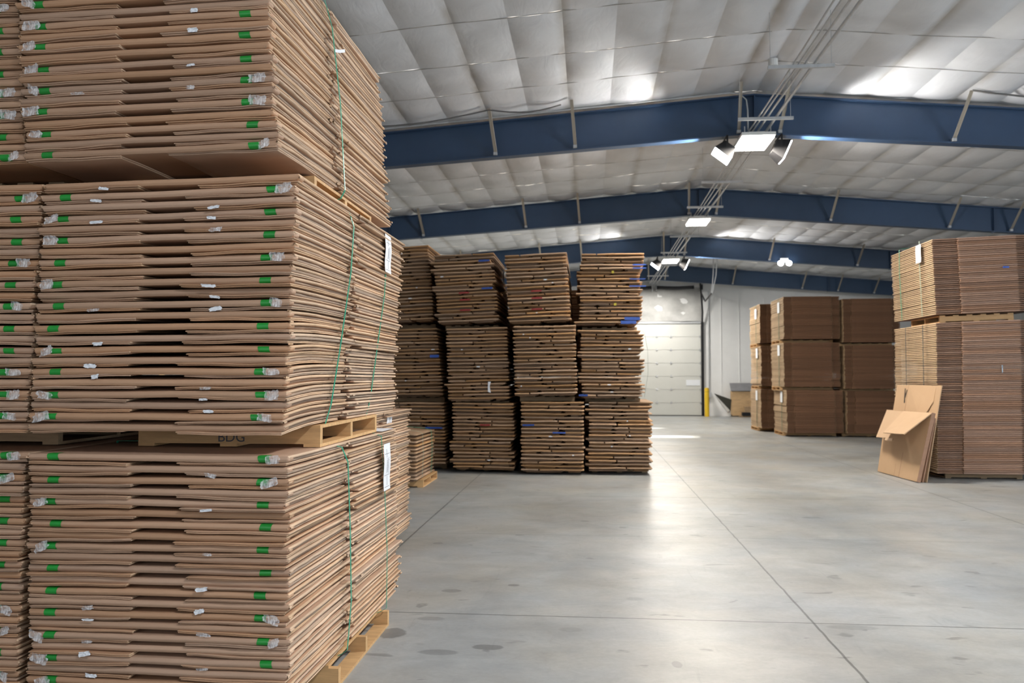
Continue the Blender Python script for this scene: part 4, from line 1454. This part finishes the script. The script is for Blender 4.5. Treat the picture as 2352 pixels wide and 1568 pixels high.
S_DARK = mat('dull_green_strap', (0.05, 0.16, 0.09), 0.45)
S_GREY = mat('dark_grey_strap', (0.05, 0.055, 0.055), 0.45)
left_strap('green strap on the far half of the right stack\'s upper load', 5.53, 15.25, 3.93, 2.66, STRAP, 0.03)
left_strap('pale green strap below the white tag of the right stack\'s upper load', 5.53, 14.35, 3.93, 2.66, STRAP_PALE, 0.03)
left_strap('dark strap on the far half of the right stack\'s lower load', 5.535, 15.05, 2.52, 0.1, S_GREY, -0.02)
left_strap('dark strap on the near half of the right stack\'s lower load', 5.535, 14.3, 2.52, 0.1, S_GREY, -0.02)
paper_tag('white paper tag high on the left side of the right stack\'s upper load', 5.515, 14.25, 14.47, 3.86, 3.56, 5, 0.004, face=-1)
mb = MB()
mb.box(6.63, 6.72, EY - 0.022, EY - 0.008, 3.40, 3.425)
tag(mb.build('tape_scrap', BLUE_TAPE), 'small blue tape scrap on the front of the right stack\'s upper load', 'tape scrap')
mb = MB()
mb.box(6.575, 6.585, EY - 0.022, EY - 0.008, 1.72, 1.84)
tag(mb.build('film_scrap', mat('pale_blue_film', (0.35, 0.45, 0.55), 0.4)), 'thin pale blue film scrap on the front of the right stack\'s lower load', 'film scrap')


# ------------------------------------------------------------------ far cartons: stacks by the end wall
FW, FD, FP = 1.52, 1.6, 0.061


def make_far_carton(seed, d=FD):
    rg = random.Random(seed)
    mb = MB()
    hw = FW / 2
    for z in (0.001, 0.0312):
        j = rg.uniform(-0.006, 0.006)
        mb.sheet(-hw + 0.22 + j, hw - 0.22 + j, rg.uniform(-0.006, 0.006), d, z, z + 0.0288, 2, 2, None, edge=0.006)
        for a, b_ in ((-hw + rg.uniform(0, 0.012), -hw + 0.217), (hw - 0.213, hw - rg.uniform(0, 0.012))):
            mb.sheet(a, b_, 0.02 + rg.uniform(0, 0.006), d - 0.003, z + 0.003, z + 0.0255, 1, 2, None, edge=0.006, mie=1)
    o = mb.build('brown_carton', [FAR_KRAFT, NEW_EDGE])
    tag(o, 'brown folded carton', 'folded carton')
    return o


FARC = [make_far_carton(1200 + k) for k in range(6)]
usedf = set()
GF = 'brown folded cartons in the stacks by the end wall'


def place_far(k, loc, rot, label):
    if k not in usedf:
        usedf.add(k)
        o = FARC[k]
    else:
        o = FARC[k].copy()
        COL.objects.link(o)
    o.location = loc
    o.rotation_euler = rot
    return tag(o, label, None, GF)


GFP = 'pallets under the brown carton stacks'
FCOL = [('left front brown column', 6.19, 23.45, [(0.11, 1.29, 0.0), (1.38, 2.60, -0.06), (2.70, 3.88, -0.05)]),
        ('right front brown column', 7.78, 23.40, [(0.11, 1.27, 0.0), (1.33, 2.52, -0.04), (2.60, 3.80, -0.06)]),
        ('rear brown column', 5.92, 25.55, [(0.11, 1.29, 0.0), (1.38, 2.58, 0.02), (2.68, 3.86, 0.0)])]
for cname, cx_, cy_, loads in FCOL:
    for li, (z0, z1, dx) in enumerate(loads):
        lname = ('bottom', 'middle', 'top')[li]
        n = round((z1 - z0) / FP)
        for i in range(n):
            place_far(rw.randrange(6), (cx_ + dx + rw.uniform(-0.012, 0.012), cy_ + rw.uniform(-0.008, 0.008), z0 + i * (z1 - z0) / n), (0, R(rw.uniform(-0.2, 0.2)), R(rw.uniform(-0.3, 0.3))), f'brown folded carton, {rank(n - i, n)} in {lname} load of {cname}')
        make_pallet(f'pallet under the {lname} load of the {cname}', (cx_ + dx - 0.04, cy_ + 1.0, z0 - 0.105), (0, 0, 0), WOOD, L_=1.45, W_=1.05, group=GFP, H_=0.10)
        if cname != 'right front brown column':
            xx = cx_ + dx - FW / 2 - 0.016
            t_ = thing('paper_tag', f'small white tag on the {lname} load of the {cname}', 'tag', (xx, cy_ + 0.55, z1 - 0.05 if li < 2 else z1 - 0.12), group='white tags on the brown stacks')
            mb = MB()
            mb.box(-0.003, 0.0, -0.13, 0.13, -0.30, 0.0)
            mb.build('paper', PAPER, t_)
            mb = MB()
            mb.ribbon([(xx + 0.3, cy_ + 0.55, z1 + 0.012), (xx + 0.012, cy_ + 0.55, z1 + 0.008), (xx + 0.004, cy_ + 0.55, z1 - 0.02), (xx + 0.006, cy_ + 0.55, z0)], (0, 1, 0), 0.03, 0.003)
            tag(mb.build('plastic_strap', S_DARK), f'dull green strap down the {lname} load of the {cname}', 'strap', 'straps on the brown stacks')

# ------------------------------------------------------------------ boards leaning on the right stack
t_ = thing('cardboard_sheet', 'tall slotted cardboard sheet leaning on the corner of the right stack', 'cardboard sheet', (5.18, 14.2, 0))
A, B, C_, D = Vector((5.09, 14.97, 0)), Vector((5.27, 13.57, 0)), Vector((5.60, 13.74, 1.515)), Vector((5.42, 15.15, 1.502))
loc0 = Vector((5.18, 14.2, 0))


def on(u, v, off=0.0):
    p = A.lerp(B, u).lerp(D.lerp(C_, u), v)
    n_ = (B - A).cross(D - A).normalized()
    return p + n_ * off - loc0


mb = MB()
for u0, u1 in ((0, 0.28), (0.285, 0.80), (0.805, 1.0)):
    mb.slab([on(u0, 0), on(u1, 0), on(u1, 1), on(u0, 1)], 0.012)
bd = mb.build('panel', LEAN_KRAFT, t_)
mb2 = MB()  # thin dark patches on the board paint the shade inside the slots
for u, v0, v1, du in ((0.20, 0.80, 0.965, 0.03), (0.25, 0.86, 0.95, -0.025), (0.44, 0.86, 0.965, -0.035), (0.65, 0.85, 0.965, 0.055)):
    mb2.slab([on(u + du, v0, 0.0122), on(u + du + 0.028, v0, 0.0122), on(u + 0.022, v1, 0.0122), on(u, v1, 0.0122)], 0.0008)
tag(mb2.build('slot_shade_patch', mat('slot_shade', (0.03, 0.02, 0.014), 0.9), bd), 'shade of a die-cut slot, painted as a dark patch')
mb = MB()
mb.slab([on(0.89, 0.985, 0.0125), on(0.30, 0.985, 0.0125), on(0.30, 0.60, 0.02), on(0.72, 0.60, 0.05), on(0.89, 0.83, 0.02)][::-1], 0.006)
mb.build('folded_flap', LEAN_KRAFT, t_)

t_ = thing('flat_box', 'flat kraft box with hanging top flaps leaning in front of the slotted sheet', 'flat box', (5.05, 14.2, 0))
A, B, C_, D = Vector((5.06, 15.02, 0)), Vector((5.16, 13.555, 0)), Vector((5.39, 13.50, 1.084)), Vector((5.28, 15.155, 1.065))
loc0 = Vector((5.05, 14.2, 0))
for k, off in enumerate((0.0, 0.045)):
    mb = MB()
    mb.slab([on(0, 0, off), on(1, 0, off), on(1, 1, off), on(0, 1, off)], 0.014)
    pb = mb.build('panel', LEAN_KRAFT, t_)
mb = MB()
mb.slab([on(0.56, 0.0, 0.0585), on(0.567, 0.0, 0.0585), on(0.567, 1, 0.0585), on(0.56, 1, 0.0585)], 0.0016)
mb.slab([on(0.44, 0.0, 0.0585), on(0.444, 0.0, 0.0585), on(0.444, 1, 0.0585), on(0.44, 1, 0.0585)], 0.0012)
mb.build('crease', NEW_KRAFT, t_)
mb = MB()
mb.slab([on(1.0, 0, -0.002), on(1.004, 0, 0.06), on(1.004, 1, 0.06), on(1.0, 1, -0.002)], 0.006)
mb.build('side_fold', NEW_KRAFT, t_)
T1, T2 = on(0, 1, 0.055), on(1, 1, 0.055)
P1, P2 = Vector((4.95, 14.90, 0.615)) - loc0, Vector((5.0, 13.51, 0.668)) - loc0
for (u0, u1, lift) in ((0.0, 0.395, 0.0), (0.402, 1.0, 0.09)):
    a, b_ = T1.lerp(T2, u0), T1.lerp(T2, u1)
    c_, d_ = P1.lerp(P2, u1) + Vector((-lift, 0, lift)), P1.lerp(P2, u0) + Vector((-lift, 0, lift))
    mb = MB()
    mb.slab([a, b_, c_, d_], 0.012)
    if u0 == 0:
        pass
    mb.build('top_flap', LEAN_KRAFT, t_)
mb = MB()
q0, q1 = P1.lerp(P2, 0.30), P1.lerp(P2, 0.52)
dn = (P1 - T1).normalized() * 0.05
mb.slab([q0, q1, q1 + dn, q0 + dn], 0.012)
mb.build('tuck_tab', LEAN_KRAFT, t_)
t_ = thing('cardboard_strip', 'narrow brown cardboard board standing between the flat box and the right stack', 'cardboard sheet', (5.2, 14.1, 0))
A, B, C_, D = Vector((5.135, 14.3, 0)), Vector((5.215, 13.57, 0)), Vector((5.435, 13.60, 1.0)), Vector((5.37, 14.3, 1.0))
loc0 = Vector((5.2, 14.1, 0))
mb = MB()
mb.slab([on(0, 0), on(1, 0), on(1, 1), on(0, 1)], 0.02)
mb.build('panel', NEW_KRAFT, t_)
